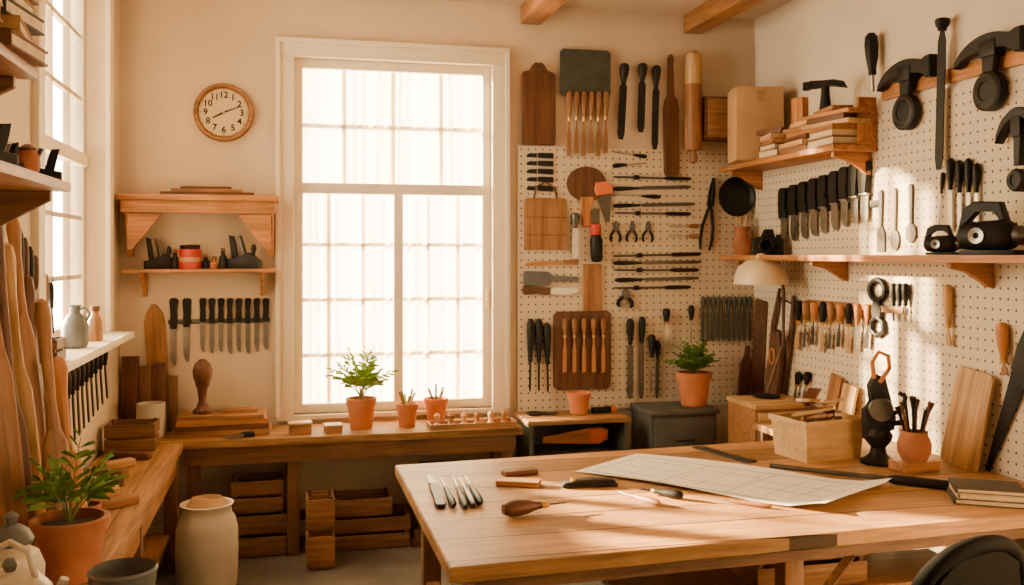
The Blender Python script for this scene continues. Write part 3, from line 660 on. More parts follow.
for x0,y0,x1,y1,w,f in [(629,398,629,318,8,filetool),(640,398,641,316,7,filetool),(650,392,651,334,7,driver),(665,346,665,308,8,chisel),(690,343,690,305,6,driver),(656,398,657,340,5,filetool)]:
    tool(f,'B',(x0,y0),(x1,y1),w,'long_chisel','long dark-handled chisel hanging upright','chisel','long chisels hanging upright',hm=BLACK)
for i in range(10):
    x=702+i*5.2
    tool(filetool,'B',(x,341),(x,296),4.6,'rasp','short dark green rasp in a close-set row','rasp','dark rasps in a row',hm=GREENP,bm_=GREENP)
# ---------------------------------------------------------------- plants & things on cabinets
p=PB(694,410,.25); k=mpp(p)
thing('potted_plant','bushy green plant in a terracotta pot on grey cabinet','plant',pot_parts(17.5*k,33*k)+fern(30*k,26*k,46*k,30,10*k,LEAFD,.9,.5,3),T(p.x,p.y,.781))
p=PB(579,415,.2); k=mpp(p); p.z=.7465
thing('terracotta_cup','small orange terracotta cup on the green cabinet','cup',pot_parts(12*k,21*k,TERRA,False),T(*p))
p=PB(545,412,.2); thing('pliers','black pliers lying on the cabinet top','pliers',pliers(.2,.09),T(p.x-.12,p.y,.7465+.011)@Ry(90)@Rz(90))
p=PB(603,412,.2)
thing('spirit_level','short black and orange spirit level on the cabinet','level',[('body',G().box((0,0,.02),(.17,.035,.04),.004),BLACK),('end_cap',G().box((.075,0,.02),(.04,.037,.042),.004),ORANGE),('vial',G().box((-.02,0,.041),(.03,.02,.006),.002),BRASS)],T(p.x,p.y,.7465)@Rz(15))
p=PZ(361,427,BZ+.001); k=mpp(p)
thing('potted_fern','bright green feathery fern in a terracotta pot beneath the window','plant',pot_parts(15*k,30*k)+fern(28*k,35*k,64*k,20,16*k,LEAF,.9,.26,5,8,3),T(p.x,p.y-.03,p.z))
for px,py,r,h,l in ((407,426,11,23,'small terracotta pot holding pencils under the window'),(436,420,12,22,'squat terracotta pot holding brushes under the window')):
    p=PZ(px,py,BZ+.001);k=mpp(p)
    ps=pot_parts(r*k,h*k,TERRA,True)
    for i in range(6):
        a=i*1.05+px; q=r*k*.55
        ps.append(('pencil',G().tube([(q*.4*math.cos(a),q*.4*math.sin(a),h*k*.85),(q*1.3*math.cos(a),q*1.3*math.sin(a),h*k*(1.35+.12*(i%3)))],.0075,6),[W_LIGHT,W_MID,LEAFD][i%3]))
    thing('pencil_pot',l,'pot',ps,T(*p))
p=PZ(472,428,BZ+.001)
thing('tool_tray','shallow light wooden tray on the window bench','tray',[('base',G().box((0,0,.008),(.55,.15,.016),.003),W_LIGHTX),('rim',G().box((0,-.07,.025),(.55,.01,.035),.002).box((0,.07,.025),(.55,.01,.035),.002).box((.27,0,.025),(.01,.13,.035),.002).box((-.27,0,.025),(.01,.13,.035),.002),W_MIDX)],T(*p)@Rz(1))
for i in range(6):
    ii=p+Vector((-.22+i*.085,0,.0185))
    thing('turned_peg','small turned wooden peg standing in the tray','peg',[('turned_peg',G().lathe([(0,0),(.022,0),(.024,.01),(.012,.025),(.016,.05),(.02,.065),(.008,.08),(0,.085)],14),[W_LIGHT,W_MID][i%2])],T(ii.x,ii.y,ii.z),'turned pegs in the tray')
for px,py,w,h in ((300,433,.13,.07),(333,432,.1,.05)):
    p=PZ(px,py,BZ+.001); thing('wooden_box','small lidded wooden box on the window bench','box',[('body',G().box((0,0,h*.4),(w,.1,h*.8),.003),W_MIDX),('lid',G().box((0,0,h*.9),(w+.01,.11,h*.18),.003),W_LIGHTX)],T(*p)@Rz(R(-12,12)),'small boxes on the window bench')
p=PZ(222,435,BZ+.001)
boards(p.x,p.y+.07,p.z,0,[(.56,.26,.035),(.54,.25,.03),(.52,.24,.03),(.5,.22,.025)],group='boards stacked on the bench',lab='flat wooden board in a neat stack',mats=[W_MIDX,W_DARKX,W_SHELFX,W_MIDX])
p2=PB(203,404,.2)
thing('turned_finial','dark turned wooden finial standing on stacked boards','ornament',[('base',G().lathe([(0,0),(.055,0),(.058,.02),(.035,.04),(.022,.08),(.03,.15),(.045,.18)],20),W_DARK),('knob',G().lathe([(.04,.18),(.055,.22),(.058,.26),(.045,.30),(.02,.325),(0,.33)],20),W_DARK)],T(p2.x,p.y+.07,p.z+.1225))
pp=PB(240,405,.2)
boards(pp.x,p.y+.06,p.z+.1225,0,[(.2,.07,.025)],group='boards stacked on the bench')
p=PZ(151,437,BZ+.001); k=mpp(p)
thing('ceramic_cup','plain cream ceramic cup standing on the bench corner','cup',[('ceramic_cup',G().lathe([(0,0),(12*k,0),(14*k,6*k),(14*k,34*k),(12.5*k,34*k),(12*k,5*k),(0,4*k)],24),CREAM)],T(*p))
tool(knife,'P',(224,439),(254,436),5,'black_knife','short black knife lying on the bench','knife')
tool(paddle,'W',(160,405),(154,304),21,'wooden_paddle','long pale wooden board leaning by the knives','paddle',m=W_MID,neck=.05)
for i,(x,w,y1) in enumerate([(174,9,366),(187,9,362),(203,7,352),(212,7,354),(221,7,352),(230,7,354),(239,7,352),(248,7,354),(257,7,352),(266,7,350)]):
    tool(knife,'W',(x-.5,y1),(x,298),w,'knife','black-handled knife hanging in a row on the wall','knife','knife row under the small shelf',hf=.46)
M,L=frame('W',(168,322),(270,320))
thing('magnetic_strip','thin dark strip holding the wall knives','rack',[('magnetic_strip',G().box((0,0,L/2),(.03,.006,L),.002),DSTEEL)],M,seat=True)
def wshelf(name,label,x0,x1,z,d,th,brs,big=False):
    ps=[('shelf_board',bx(G(),x0,x1,D-d,D-.001,z-th,z,.004),W_SHELFX)]
    if big:
        ps.append(('fascia',bx(G(),x0+.02,x1-.02,D-d+.02,D-d+.045,z-th-.075,z-th-.0005,.003),W_SHELFX))
        for x in (x0+.05,x1-.05):
            ps.append(('side_panel',G().prism([(-.02,0),(-d*.8,0),(-d*.8,-.07),(-.06,-.34),(-.02,-.34)],-.015,.015,.003,T(x,D,z-th-.0005)@Rz(90)),W_SHELFX))
            s=1 if x<(x0+x1)/2 else -1
            ps.append(('brace',G().prism([(0,-.08),(0,-.30),(s*.03,-.30),(s*.20,-.08)],-.014,.014,.003,T(x,D-d+.06,z-th)),W_SHELFX))
    else:
        for x in brs:
            ps.append(('bracket',G().prism([(0,0),(d*-.8,0),(d*-.75,-.03),(-.03,-.15),(0,-.15)],-.012,.012,.002,T(x,D-.001,z-th-.0005)@Rz(90)),W_SHELFX))
    thing(name,label,'shelf',ps,Matrix())
ax=PB(118,200,.2).x; bx_=PB(279,200,.2).x
z1=PB(200,195,.2).z; wshelf('bracket_shelf','heavy wooden shelf with diagonal braces below the clock',ax,bx_,z1,.26,.035,[],True)
z2=PB(200,269,.15).z; wshelf('small_shelf','thin wooden shelf with small brackets holding little tools',PB(123,270,.15).x,PB(277,270,.15).x,z2,.2,.022,(PB(143,270,.1).x,PB(262,270,.1).x))
boards(PB(207,193,.15).x,D-.14,z1+.001,2,[(.55,.1,.02),(.42,.07,.018),(.3,.03,.016)],group='thin strips on the heavy shelf',lab='thin wooden strip lying on the heavy shelf',mats=[W_DARKX,W_MIDX])
def plane(w,m=IRON,hm=W_DARK,zs=1.0):
    q=Matrix.Diagonal((1,1,zs,1))
    ps=[('sole',G().prism([(-w/2,0),(w/2,0),(w/2,w*.16),(w*.2,w*.2),(-w*.2,w*.3),(-w/2,w*.14)],-w*.16,w*.16,.003),m),
            ('tote',G().prism([(w*.18,w*.18),(w*.36,w*.16),(w*.42,w*.45),(w*.46,w*.62),(w*.3,w*.6),(w*.24,w*.4)],-w*.05,w*.05,.004),hm),
            ('knob',G().lathe([(w*.05,w*.15),(w*.04,w*.26),(w*.09,w*.36),(w*.06,w*.44),(0,w*.46)],12,T(-w*.3,0,0)),hm),
            ('iron',G().prism([(-w*.1,w*.2),(0,w*.2),(w*.18,w*.6),(w*.1,w*.62)],-w*.1,w*.1,.002),DSTEEL)]
    for p in ps: p[1].bm.transform(q)
    return ps
def onS(px): p=PB(px,268,.1); p.z=z2+.001; return p
thing('hand_plane','small black hand plane standing on thin shelf','plane',plane(.18,IRON,BLACK,1.7),T(*onS(160))@Rz(200))
thing('paint_tin','squat red tin with dark lid on thin shelf','tin',[('can',G().lathe([(0,0),(.066,0),(.068,.01),(.068,.11),(.064,.12),(0,.12)],22),RED),('lid',G().lathe([(.055,.12),(.06,.125),(.06,.145),(0,.15)],22),BLACK),('label_band',G().lathe([(.0685,.045),(.0695,.045),(.0695,.07),(.0685,.07)],22,cap=False),CARD)],T(*onS(190)))
thing('hand_plane','black hand plane with tall handle on thin shelf','plane',plane(.21,IRON,BLACK,1.6),T(*onS(244))@Rz(160))
for x,m_,hh in ((206,BLACK,.07),(214,TERRAD,.06),(223,IRON,.11),(175,BLACK,.10)):
    thing('small_jar','small dark stoppered jar on the thin shelf','jar',[('body',G().lathe([(0,0),(.022,0),(.026,hh*.2),(.025,hh*.6),(.012,hh*.8),(.012,hh)],16),m_),('stopper',G().lathe([(.01,hh),(.015,hh+.004),(.013,hh+.018),(0,hh+.02)],12),W_MID)],T(*onS(x)),'small jars on the thin shelf')
# clock
cp=PB(224,113); k=mpp(cp); r=29*k
fc=G().lathe([(0,.02),(r*.86,.02),(r*.86,.0),(0,0)],48,Rx(90))
rim=G().lathe([(r*.82,0),(r,0),(r,.03),(r*.96,.045),(r*.88,.045),(r*.82,.028)],48,Rx(90),cap=False)
marks=G()
for i in range(60):
    a=i*math.pi/30; l=.05 if i%5==0 else .03
    marks.box((r*(.80-l/2)*math.sin(a),-.0212,r*(.80-l/2)*math.cos(a)),(r*.03 if i%5==0 else r*.01,.001,r*l),0,Ry(math.degrees(a)))
for i in range(1,13):
    cu=bpy.data.curves.new('num','FONT'); cu.body=str(i); cu.size=r*.30; cu.align_x='CENTER'; cu.align_y='CENTER'; cu.extrude=.0006; cu.offset=.0012
    o=bpy.data.objects.new('num',cu); COL.objects.link(o); me=bpy.data.meshes.new_from_object(o)
    a=i*math.pi/6; me.transform(T(r*.60*math.sin(a),-.0215,r*.60*math.cos(a))@Rx(90)); marks.bm.from_mesh(me)
    bpy.data.objects.remove(o)
def hand(l,w,ang,y): return G().prism([(-w/2,-l*.2),(w/2,-l*.2),(w*.3,l),(-w*.3,l)],y-.001,y+.001,0,Ry(ang))
thing('wall_clock','round wooden-rimmed wall clock with cream dial','clock',[('rim',rim,W_MIDX),('dial',fc,FACE,[('numerals',marks,BLACK)]),('hour_hand',hand(r*.42,r*.07,-118,-.024),BLACK),('minute_hand',hand(r*.62,r*.05,68,-.027),BLACK),('hub',G().lathe([(r*.05,.02),(r*.05,.031),(0,.032)],14,Rx(90)),BRASS)],T(cp.x,D-.001,cp.z))
# ---------------------------------------------------------------- under bench
p=PZ(207,590,.001); k=mpp(p)
thing('stoneware_crock','wide off-white stoneware crock with open neck on the floor','crock',[('body',G().lathe([(0,0),(26*k,0),(29*k,5*k),(30.5*k,40*k),(30*k,62*k),(27.5*k,72*k),(24*k,77*k),(23.5*k,83*k),(26*k,87*k),(23*k,87*k),(21*k,80*k),(21*k,60*k),(0,55*k)],32),CROCK),('cloth_scrap',G().lathe([(19*k,78*k),(21*k,85*k),(15*k,93*k),(12*k,88*k),(6*k,91*k),(0,86*k)],9,sx=1,sy=.8),CARD)],T(*p))
for w,h in ((.34,.26),(.3,.2)):
    thing('wooden_crate','slatted brown wooden crate stored under the bench','crate',crate(w,.26,h,n=2),T(-.19,5.97,.001 if h>.22 else .2625),'crates under the bench')
thing('wooden_crate','shallow slatted wooden crate under the window bench','crate',crate(.5,.26,.20,n=2),T(.47,5.97,.001),'crates under the bench')
thing('wooden_crate','shallow slatted wooden crate under the window bench','crate',crate(.36,.26,.12,n=1),T(.43,5.97,.202),'crates under the bench')
thing('wooden_crate','narrow upright wooden crate beside bench leg','crate',crate(.16,.22,.42,n=2,m=W_MIDX),T(.17,5.63,.001),'crates under the bench')
boards(.98,5.95,.001,0,[(.5,.26,.05),(.45,.25,.05),(.42,.25,.06)],group='planks stored under the bench',lab='thick plank stored under the bench',mats=[W_DARKX,W_FRAMEX])
thing('storage_box','dark closed storage box under the window bench','box',[('body',G().box((0,0,.14),(.34,.26,.28),.008),GREYP),('lid',G().box((0,0,.295),(.35,.27,.03),.006),BLACK)],T(.98,5.95,.163))
# ---------------------------------------------------------------- left wall
def lshelf(name,label,y0,y1,z,depth,th):
    ps=[('shelf_board',bx(G(),XL+.001,XL+depth,y0,y1,z-th,z,.004),BEAM)]
    for y in (y0+.25,y1-.04):
        ps.append(('bracket',G().prism([(0,0),(0,-.14),(.03,-.14),(depth*.8,-.03),(depth*.8,0)],-.015,.015,.003,T(XL+.002,y,z-th-.0005)),W_FRAMEX))
    thing(name,label,'shelf',ps,Matrix())
lshelf('left_tool_shelf','thick dark-brown wooden shelf on the window wall',2.3,3.56,2.05,.28,.032)
lshelf('left_top_shelf','high wooden shelf holding stacked books and boxes',2.1,3.12,2.36,.28,.032)
z=books(-.84,2.93,2.361,90,[(.3,.24,.045,0),(.3,.23,.04,1),(.28,.22,.045,2),(.27,.22,.04,3),(.26,.2,.04,0)],group='books on the high shelf',j=10)
z=books(-.86,2.6,2.361,90,[(.28,.24,.05,2),(.28,.23,.05,1),(.28,.22,.05,3)],group='books on the high shelf')
thing('wooden_box','plain wooden box beside the stacked books','box',[('body',G().box((0,0,.05),(.16,.16,.1),.003),W_MIDX),('lid',G().box((0,0,.108),(.17,.17,.015),.003),W_LIGHTX)],T(-.85,2.6,z))
thing('wooden_box','small dark wooden box on the thick shelf','box',[('body',G().box((0,0,.05),(.12,.14,.1),.003),W_DARKX),('lid',G().box((0,0,.108),(.13,.15,.015),.003),W_MIDX)],T(-.94,3.30,2.051))
for i,(y,w) in enumerate(((2.86,.19),(3.08,.13),(3.44,.17))):
    thing('hand_plane','black-bodied hand plane resting on the thick shelf','plane',plane(w,IRON,BLACK),T(-.83,y,2.051)@Rz([40,-30,10][i]),'hand planes on the thick shelf')
thing('small_jar','squat brown jar standing on the thick shelf','jar',[('body',G().lathe([(0,0),(.03,0),(.038,.03),(.035,.06),(.025,.075)],18),TERRAD),('lid',G().lathe([(.027,.075),(.03,.082),(.01,.095),(0,.097)],16),W_DARK)],T(-.80,3.24,2.051))
def vy(px,x):
    d=ray(px,200); return x/d.x*d.y
for i,(y,x,w,L_,m_,nk) in enumerate([(3.46,-.88,.10,1.18,W_MID,.35),(3.57,-.88,.09,1.24,W_DARK,.55),(3.68,-.88,.10,1.12,W_LIGHT,.4),(3.79,-.88,.10,1.22,W_MID,.3),(3.90,-.88,.10,1.00,W_DARK,.45),(3.62,-.77,.11,.92,W_MID,.5),(3.78,-.77,.12,.70,W_ORANGE,.5)]):
    M=T(x,y,BZ+.012)@Rz(90)@Rx(-5)@Rz(-48)
    thing('carved_paddle','long narrow carved wooden paddle leaning on the wall','paddle',carved(L_,w,m_,nk),M,'carved paddles leaning on the wall')
for i in range(13):
    x=48+i*4.6
    tool(filetool,'L',(x,470-i*6),(x-4,384-i*3.2),8,'dark_rasp','dark steel rasp hanging under the window sill','rasp','rasps hanging below the sill',hm=BLACK,bm_=IRON,hf=.35)
for i in range(7):
    x=16+i*5
    tool(driver,'L',(x+4,352-i*3),(x,228+i*9),7,'dark_turning_tool','dark turning tool hanging by the window','tool','dark tools by the window',hm=[BLACK,LEATHER][i%2],bm_=IRON,hf=.5)
p=Vector((XL+.03,vy(75,XL+.03),lz0+.001)); k=mpp(p)
thing('stoneware_bottle','grey stoneware bottle with handle on the window sill','bottle',[('body',G().lathe([(0,0),(10*k,0),(12.5*k,3*k),(13*k,22*k),(9*k,31*k),(5*k,35*k),(5*k,41*k),(7*k,43*k),(4*k,43*k),(0,36*k)],24),GREYC),('handle',G().tube([(5*k,0,39*k),(10*k,0,40*k),(13*k,0,34*k),(11*k,0,27*k)],1.2*k,8),GREYC)],T(*p))
p=Vector((XL+.05,vy(95,XL+.05),lz0+.001)); k=mpp(p)
thing('wooden_bottle','small brown wooden bottle on the window sill','bottle',[('body',G().lathe([(0,0),(7*k,0),(7.5*k,3*k),(7*k,20*k),(3.5*k,26*k),(3.5*k,30*k)],20),W_MID),('cap',G().lathe([(4*k,30*k),(4.5*k,31*k),(4.5*k,35*k),(0,36*k)],16),W_DARK)],T(*p))
p=Vector((XL+.06,vy(50,XL+.06),lz0+.001))
thing('wooden_box','small open brown box on the window sill','box',crate(.09,.16,.1,n=2),T(*p))
for i,(x,w,h,m_) in enumerate([(-.95,.1,.46,W_DARK),(-.86,.07,.40,W_FRAMEZ),(-.78,.08,.42,W_DARK),(-.70,.06,.34,W_FRAMEZ)]):
    thing('upright_plank','dark upright plank standing in the corner','wood',[('upright_plank',G().box((0,0,h/2),(w,.03,h),.003),m_)],T(x,6.16-.01*i,BZ+.002)@Rx(-3),'planks standing in the corner')
thing('tool_box','open-topped wooden tool box on the corner of the bench','box',crate(.26,.2,.16,n=2),T(-.85,5.60,BZ+.002))
for i in range(6):
    L_=R(.14,.26)
    thing('wood_scrap','small loose wooden scrap on the narrow bench','wood',[('wood_scrap',G().box((0,0,.018),(L_,R(.05,.09),.036),.003),[W_MIDX,W_LIGHTX,W_DARKX][i%3])],T(-.80+R(-.05,.05),4.35+i*.2,BZ+.002)@Rz(R(-50,50)),'scraps on the narrow bench')
q=Vector((-.715,3.42,BZ+.001)); k=mpp(q)
thing('potted_plant','loose long-leaved green plant in a large terracotta pot','plant',pot_parts(36*k,62*k,TERRAD)+fern(54*k,44*k,110*k,15,30*k,LEAFM,.75,.16,11,7,3),T(q.x,q.y,q.z))
q2=Vector((-.80,4.10,BZ+.001)); k=mpp(q2)
thing('potted_plant','small trailing green plant in a clay pot on the narrow bench','plant',pot_parts(15*k,20*k,TERRAD)+fern(18*k,22*k,42*k,10,20*k,LEAFM,.9,.2,21,6,2),T(q2.x,q2.y,q2.z))
thing('wooden_stool','plain wooden stool standing beside the narrow bench','stool',[('seat',G().lathe([(0,.70),(.12,.70),(.12,.728),(0,.728)],24),W_MIDX)]+[('leg',G().tube([(.08*math.cos(a),.08*math.sin(a),.70),(.11*math.cos(a),.11*math.sin(a),0)],.014,8),W_FRAMEZ) for a in (0.4,1.97,3.54,5.1)],T(-.43,2.66,.001))
thing('metal_bucket','grey-blue metal bucket standing on a stool','bucket',[('bucket_body',G().lathe([(0,0),(.068,0),(.083,.23),(.088,.237),(.083,.245),(.062,.02),(0,.02)],28),GREYC),('handle',G().tube([(.083*math.cos(a),-.03*math.sin(a),.225-.09*math.sin(a)) for a in [i*math.pi/10 for i in range(11)]],.003,6),DSTEEL)],T(-.43,2.68,.7295))
thing('lidded_jar','tall pale stoneware jar with grey lid on narrow bench','jar',[('body',G().lathe([(0,0),(.075,0),(.085,.02),(.09,.17),(.075,.21),(.05,.225),(.05,.24),(0,.24)],28),CREAM),('lid',G().lathe([(.058,.24),(.062,.25),(.05,.275),(.03,.29),(.015,.295),(.022,.32),(0,.335)],22),GREYC)],T(-.79,3.02,BZ+.002))
thing('ceramic_kettle','pale squat ceramic kettle with handle on narrow bench','kettle',[('body',G().lathe([(0,0),(.07,0),(.10,.04),(.115,.11),(.105,.18),(.07,.22),(.05,.23),(0,.235)],26),CREAM),('knob',G().lathe([(.012,.23),(.02,.25),(.012,.265),(0,.267)],14),GREYC),('spout',G().tube([(.095,0,.12),(.13,0,.17),(.15,0,.215)],[.022,.016,.012],10),CREAM),('handle',G().tube([(-.07,0,.215),(-.05,0,.285),(0,0,.31),(.05,0,.285),(.07,0,.215)],.009,8),CREAM)],T(-.73,2.78,BZ+.002)@Rz(-15))
# ---------------------------------------------------------------- table items
c=[PZ(x,y,TZ) for x,y in ((574,472),(636,454),(892,487),(817,513))]
o=c[0]
def sheet(u,v,dz=0):
    a_=c[0].lerp(c[3],u); b_=c[1].lerp(c[2],u); q=a_.lerp(b_,v)
    z=.003+.014*max(0,(abs(v-.5)-.4)*10)*abs(math.sin(u*4))+.026*max(0,u-.9)*10
    return (q.x-o.x,q.y-o.y,z+dz)
n=30; vs=[sheet(i/n,j/10) for i in range(n+1) for j in range(11)]; fs=[]
for i in range(n):
    for j in range(10):
        a_=i*11+j; fs.append((a_,a_+11,a_+12,a_+1))
ln=G()
def pline(u0,v0,u1,v1,w=.005):
    N=14; L0=[];L1=[]
    for i in range(N+1):
        t=i/N; u=u0+(u1-u0)*t; v=v0+(v1-v0)*t
        du,dv=(0,w*2.2) if abs(u1-u0)>abs(v1-v0) else (w*.7,0)
        L0.append(sheet(u,v,.0015)); L1.append(sheet(u+du,v+dv,.0015))
    ln.raw(L0+L1,[(i,i+1,N+2+i,N+1+i) for i in range(N)])
for v in (.1,.88): pline(.05,v,.93,v)
for u in (.05,.35,.62,.93): pline(u,.1,u,.88)
for q in ((.08,.5,.33,.5),(.2,.2,.2,.8),(.1,.25,.3,.25),(.1,.75,.3,.75),(.38,.3,.6,.3),(.38,.7,.6,.7),(.38,.3,.38,.7),(.6,.3,.6,.7),(.48,.2,.48,.8),(.66,.4,.9,.4),(.66,.6,.9,.6),(.75,.2,.75,.8),(.84,.2,.84,.8)): pline(*q,.004)
thing('drawing_sheet','large pale technical drawing sheet spread on the table','paper',[('sheet',G().raw(vs,fs),PAPERM),('drawn_lines',ln,INK)],T(o.x,o.y,TZ))
tool(knife,'T',(430,477),(441,509),7,'marking_knife','black marking knife lying on the table','knife',hf=.7,bm_=DSTEEL)
for (a0,b0,a1,b1,m_) in ((441,481,454,510,BLACK),(453,480,466,511,BLACK),(459,480,474,509,DSTEEL),(465,479,481,507,BLACK)):
    tool(driver,'T',(a0,b0),(a1,b1),7,'steel_scriber','slim steel scriber lying with others','scriber','slim scribers side by side',hm=m_,hf=.62)
def turned(L,w):
    r=w/2
    return [('bulb_handle',G().lathe([(0,0),(r*.6,L*.015),(r*.95,L*.1),(r,L*.2),(r*.85,L*.36),(r*.5,L*.48),(r*.40,L*.56)],20),W_DARK),('ferrule',G().lathe([(r*.34,L*.55),(r*.42,L*.57),(r*.38,L*.66),(r*.22,L*.67)],14),BRASS),('tip',G().lathe([(r*.14,L*.66),(r*.12,L*.9),(0,L)],10),DSTEEL)]
tool(turned,'T',(502,518),(571,510),17,'bulb_handled_awl','small bulb-handled dark wooden awl on the table','awl')
tool(panel,'T',(497,484),(540,486),8,'wooden_wedge','light wooden wedge lying on the table','wood',m=W_MID,t=.012)
tool(panel,'T',(503,476),(536,473),6,'wooden_wedge','brown wooden wedge lying on the table','wood',m=W_DARK,t=.012)
M,L=frame('T',(589,486),(600,486))
thing('block_plane','low black block plane resting on the table','plane',[('sole',G().box((0,0,.008),(.25,.055,.014),.004),IRON),('body',G().prism([(-.12,.014),(.12,.014),(.11,.026),(.03,.034),(-.04,.032),(-.11,.022)],-.022,.022,.003),BLACK),('knob',G().lathe([(.012,.02),(.013,.038),(0,.042)],12,T(-.07,0,0)),BRASS)],T(M.translation.x,M.translation.y,TZ+.001)@Rz(-4))
tool(driver,'T',(618,495),(660,507),7,'scratch_awl','slim wooden-handled awl lying on the table','awl',hm=W_MID,hf=.6,bm_=DSTEEL)
tool(chisel,'T',(640,493),(683,500),9,'marker','thick black marker lying on the drawing edge','marker',hm=BLACK,bm_=BLACK,hf=.7)
tool(driver,'T',(722,502),(772,509),5,'pencil','yellow-brown pencil lying by the drawing','pencil',hm=W_MID,hf=.8)
tool(panel,'T',(697,447),(752,463),6,'steel_rule','dark steel rule lying near the table edge','ruler',m=DSTEEL,t=.003,b=.0005)
def rodtool(L,w):
    r=w/2
    return [('shaft',G().lathe([(r*.5,0),(r*.55,L*.03),(r*.55,L*.7)],12),DSTEEL),('handle',G().lathe([(r*.7,L*.66),(r,L*.69),(r,L*.97),(r*.6,L)],14),BLACK)]
tool(rodtool,'T',(770,470),(956,491),9,'long_rod_tool','long dark steel rod tool with black handle','tool')
p=PZ(828,460,TZ+.0015)
def tub(w,d,h,t):
    return G().raw([(-w*.45,-d*.45,0),(w*.45,-d*.45,0),(w*.45,d*.45,0),(-w*.45,d*.45,0),(-w/2,-d/2,h),(w/2,-d/2,h),(w/2,d/2,h),(-w/2,d/2,h),(-w/2+t,-d/2+t,h),(w/2-t,-d/2+t,h),(w/2-t,d/2-t,h),(-w/2+t,d/2-t,h),(-w*.43,-d*.43,t),(w*.43,-d*.43,t),(w*.43,d*.43,t),(-w*.43,d*.43,t)],[(3,2,1,0),(0,1,5,4),(1,2,6,5),(2,3,7,6),(3,0,4,7),(4,5,9,8),(5,6,10,9),(6,7,11,10),(7,4,8,11),(8,9,13,12),(9,10,14,13),(10,11,15,14),(11,8,12,15),(12,13,14,15)])
W_BOX=wood('pale_box_wood',(.60,.38,.17),'x',.6,var=.2)
thing('wooden_box','open pale wooden box full of offcuts and paper','box',[('body',tub(.36,.28,.2,.012),W_BOX),
 ('rim',G().box((0,-.142,.19),(.375,.012,.03),.003).box((0,.142,.19),(.375,.012,.03),.003).box((.182,0,.19),(.012,.272,.03),.003).box((-.182,0,.19),(.012,.272,.03),.003),W_BOX)],T(p.x,p.y+.1,p.z)@Rz(8))
for i in range(16):
    thing('wood_offcut','short light offcut sticking out of the box','wood',[('wood_offcut',G().box((0,0,0),(R(.12,.22),R(.03,.07),.016),.003),[W_LIGHTX,PAPER,W_MIDX,W_DARKX][i%4])],T(p.x+R(-.07,.07),p.y+.1+R(-.05,.05),p.z+.15+i*.010)@Rz(R(-70,70))@Ry(R(-26,26)),'offcuts in the box')
p=PZ(882,466,TZ+.0015)
thing('arbor_press','black cast iron arbor press standing on the table','press',[
 ('base',G().lathe([(0,0),(.085,0),(.09,.015),(.06,.03),(.04,.05),(.035,.08),(.06,.11),(.07,.14),(.05,.17),(0,.18)],24),IRON),
 ('column',G().prism([(-.07,.12),(-.02,.1),(.03,.16),(.07,.17),(.08,.23),(.05,.3),(.03,.42),(-.02,.44),(-.05,.38),(-.03,.3),(-.075,.26)],-.03,.03,.008),IRON),
 ('wheel',G().lathe([(.02,-.012),(.055,-.014),(.06,0),(.055,.014),(.02,.012)],24,T(0,-.05,.27)@Rx(90)),DSTEEL),
 ('lever',G().tube([(0,-.03,.4),(.04,-.05,.47),(.035,-.05,.53),(-.01,-.05,.55),(-.04,-.05,.5),(-.03,-.04,.42)],.011,8),TAN),
 ('spindle',G().tube([(.05,-.02,.2),(.12,-.05,.21)],.014,8),BLACK),
 ('hook',G().tube([(.06,-.02,.24),(.11,-.03,.28),(.12,-.03,.33),(.09,-.03,.35)],.012,8),IRON)],T(p.x+.02,p.y+.06,p.z)@Rz(-20))
p=PZ(921,472,TZ+.0015)
thing('wooden_block','thick orange-brown wooden block under the brush pot','wood',[('wooden_block',G().box((0,0,.022),(.2,.12,.044),.004),W_SHELFX)],T(p.x,p.y+.05,p.z)@Rz(4))
ps=[('pot',G().lathe([(0,0),(.055,0),(.075,.04),(.078,.08),(.06,.125),(.062,.14),(.054,.14),(.05,.12),(0,.06)],26),TERRAD)]
for i in range(8):
    a=i*.8; l=.25+.03*(i%3)
    ps.append(('brush',G().tube([(.02*math.cos(a),.02*math.sin(a),.06),(.06*math.cos(a),.06*math.sin(a),l*.8),(.075*math.cos(a),.075*math.sin(a),l)],[.006,.007,.017 if i%2 else .008],8),[BLACK,W_DARK,BLACK][i%3]))
thing('brush_pot','round clay pot holding dark brushes on a block','pot',ps,T(p.x,p.y+.05,p.z+.0445))
def lean(name,label,px,py,w,L_,m_,ang=8,fn=panel,z=TZ,cat='wood',roll=0,**k):
    pp=PR(px,py,.03+L_*math.sin(math.radians(ang))+PEG); pp.z=z+.003
    thing(name,label,cat,fn(L_,w,m=m_,**k),T(*pp)@Rz(-90)@Rx(-ang)@Ry(roll))
lean('leaning_board','broad pale wooden board leaning against the pegboard',958,468,.25,.47,W_LIGHT,8,roll=6)
lean('leaning_board','narrow brown board leaning against the pegboard',828,405,.12,.30,W_MID,6,roll=10)
lean('leaning_board','small light board leaning against the pegboard',843,408,.14,.26,W_LIGHT,9,roll=4)
tool(handsaw,'R',(989,472),(1040,325),18,'long_saw','long dark steel saw leaning diagonally against pegboard','saw',hm=BLACK,bm_=IRON)
for x in (803,812): tool(chisel,'R',(x-6,404),(x,372),7,'small_chisel','small steel chisel leaning at the pegboard base','chisel','small chisels at pegboard base',hm=BLACK)
tool(panel,'R',(757,420),(763,300),11,'dark_plank','tall dark plank leaning in the corner','wood',m=LEATHER)
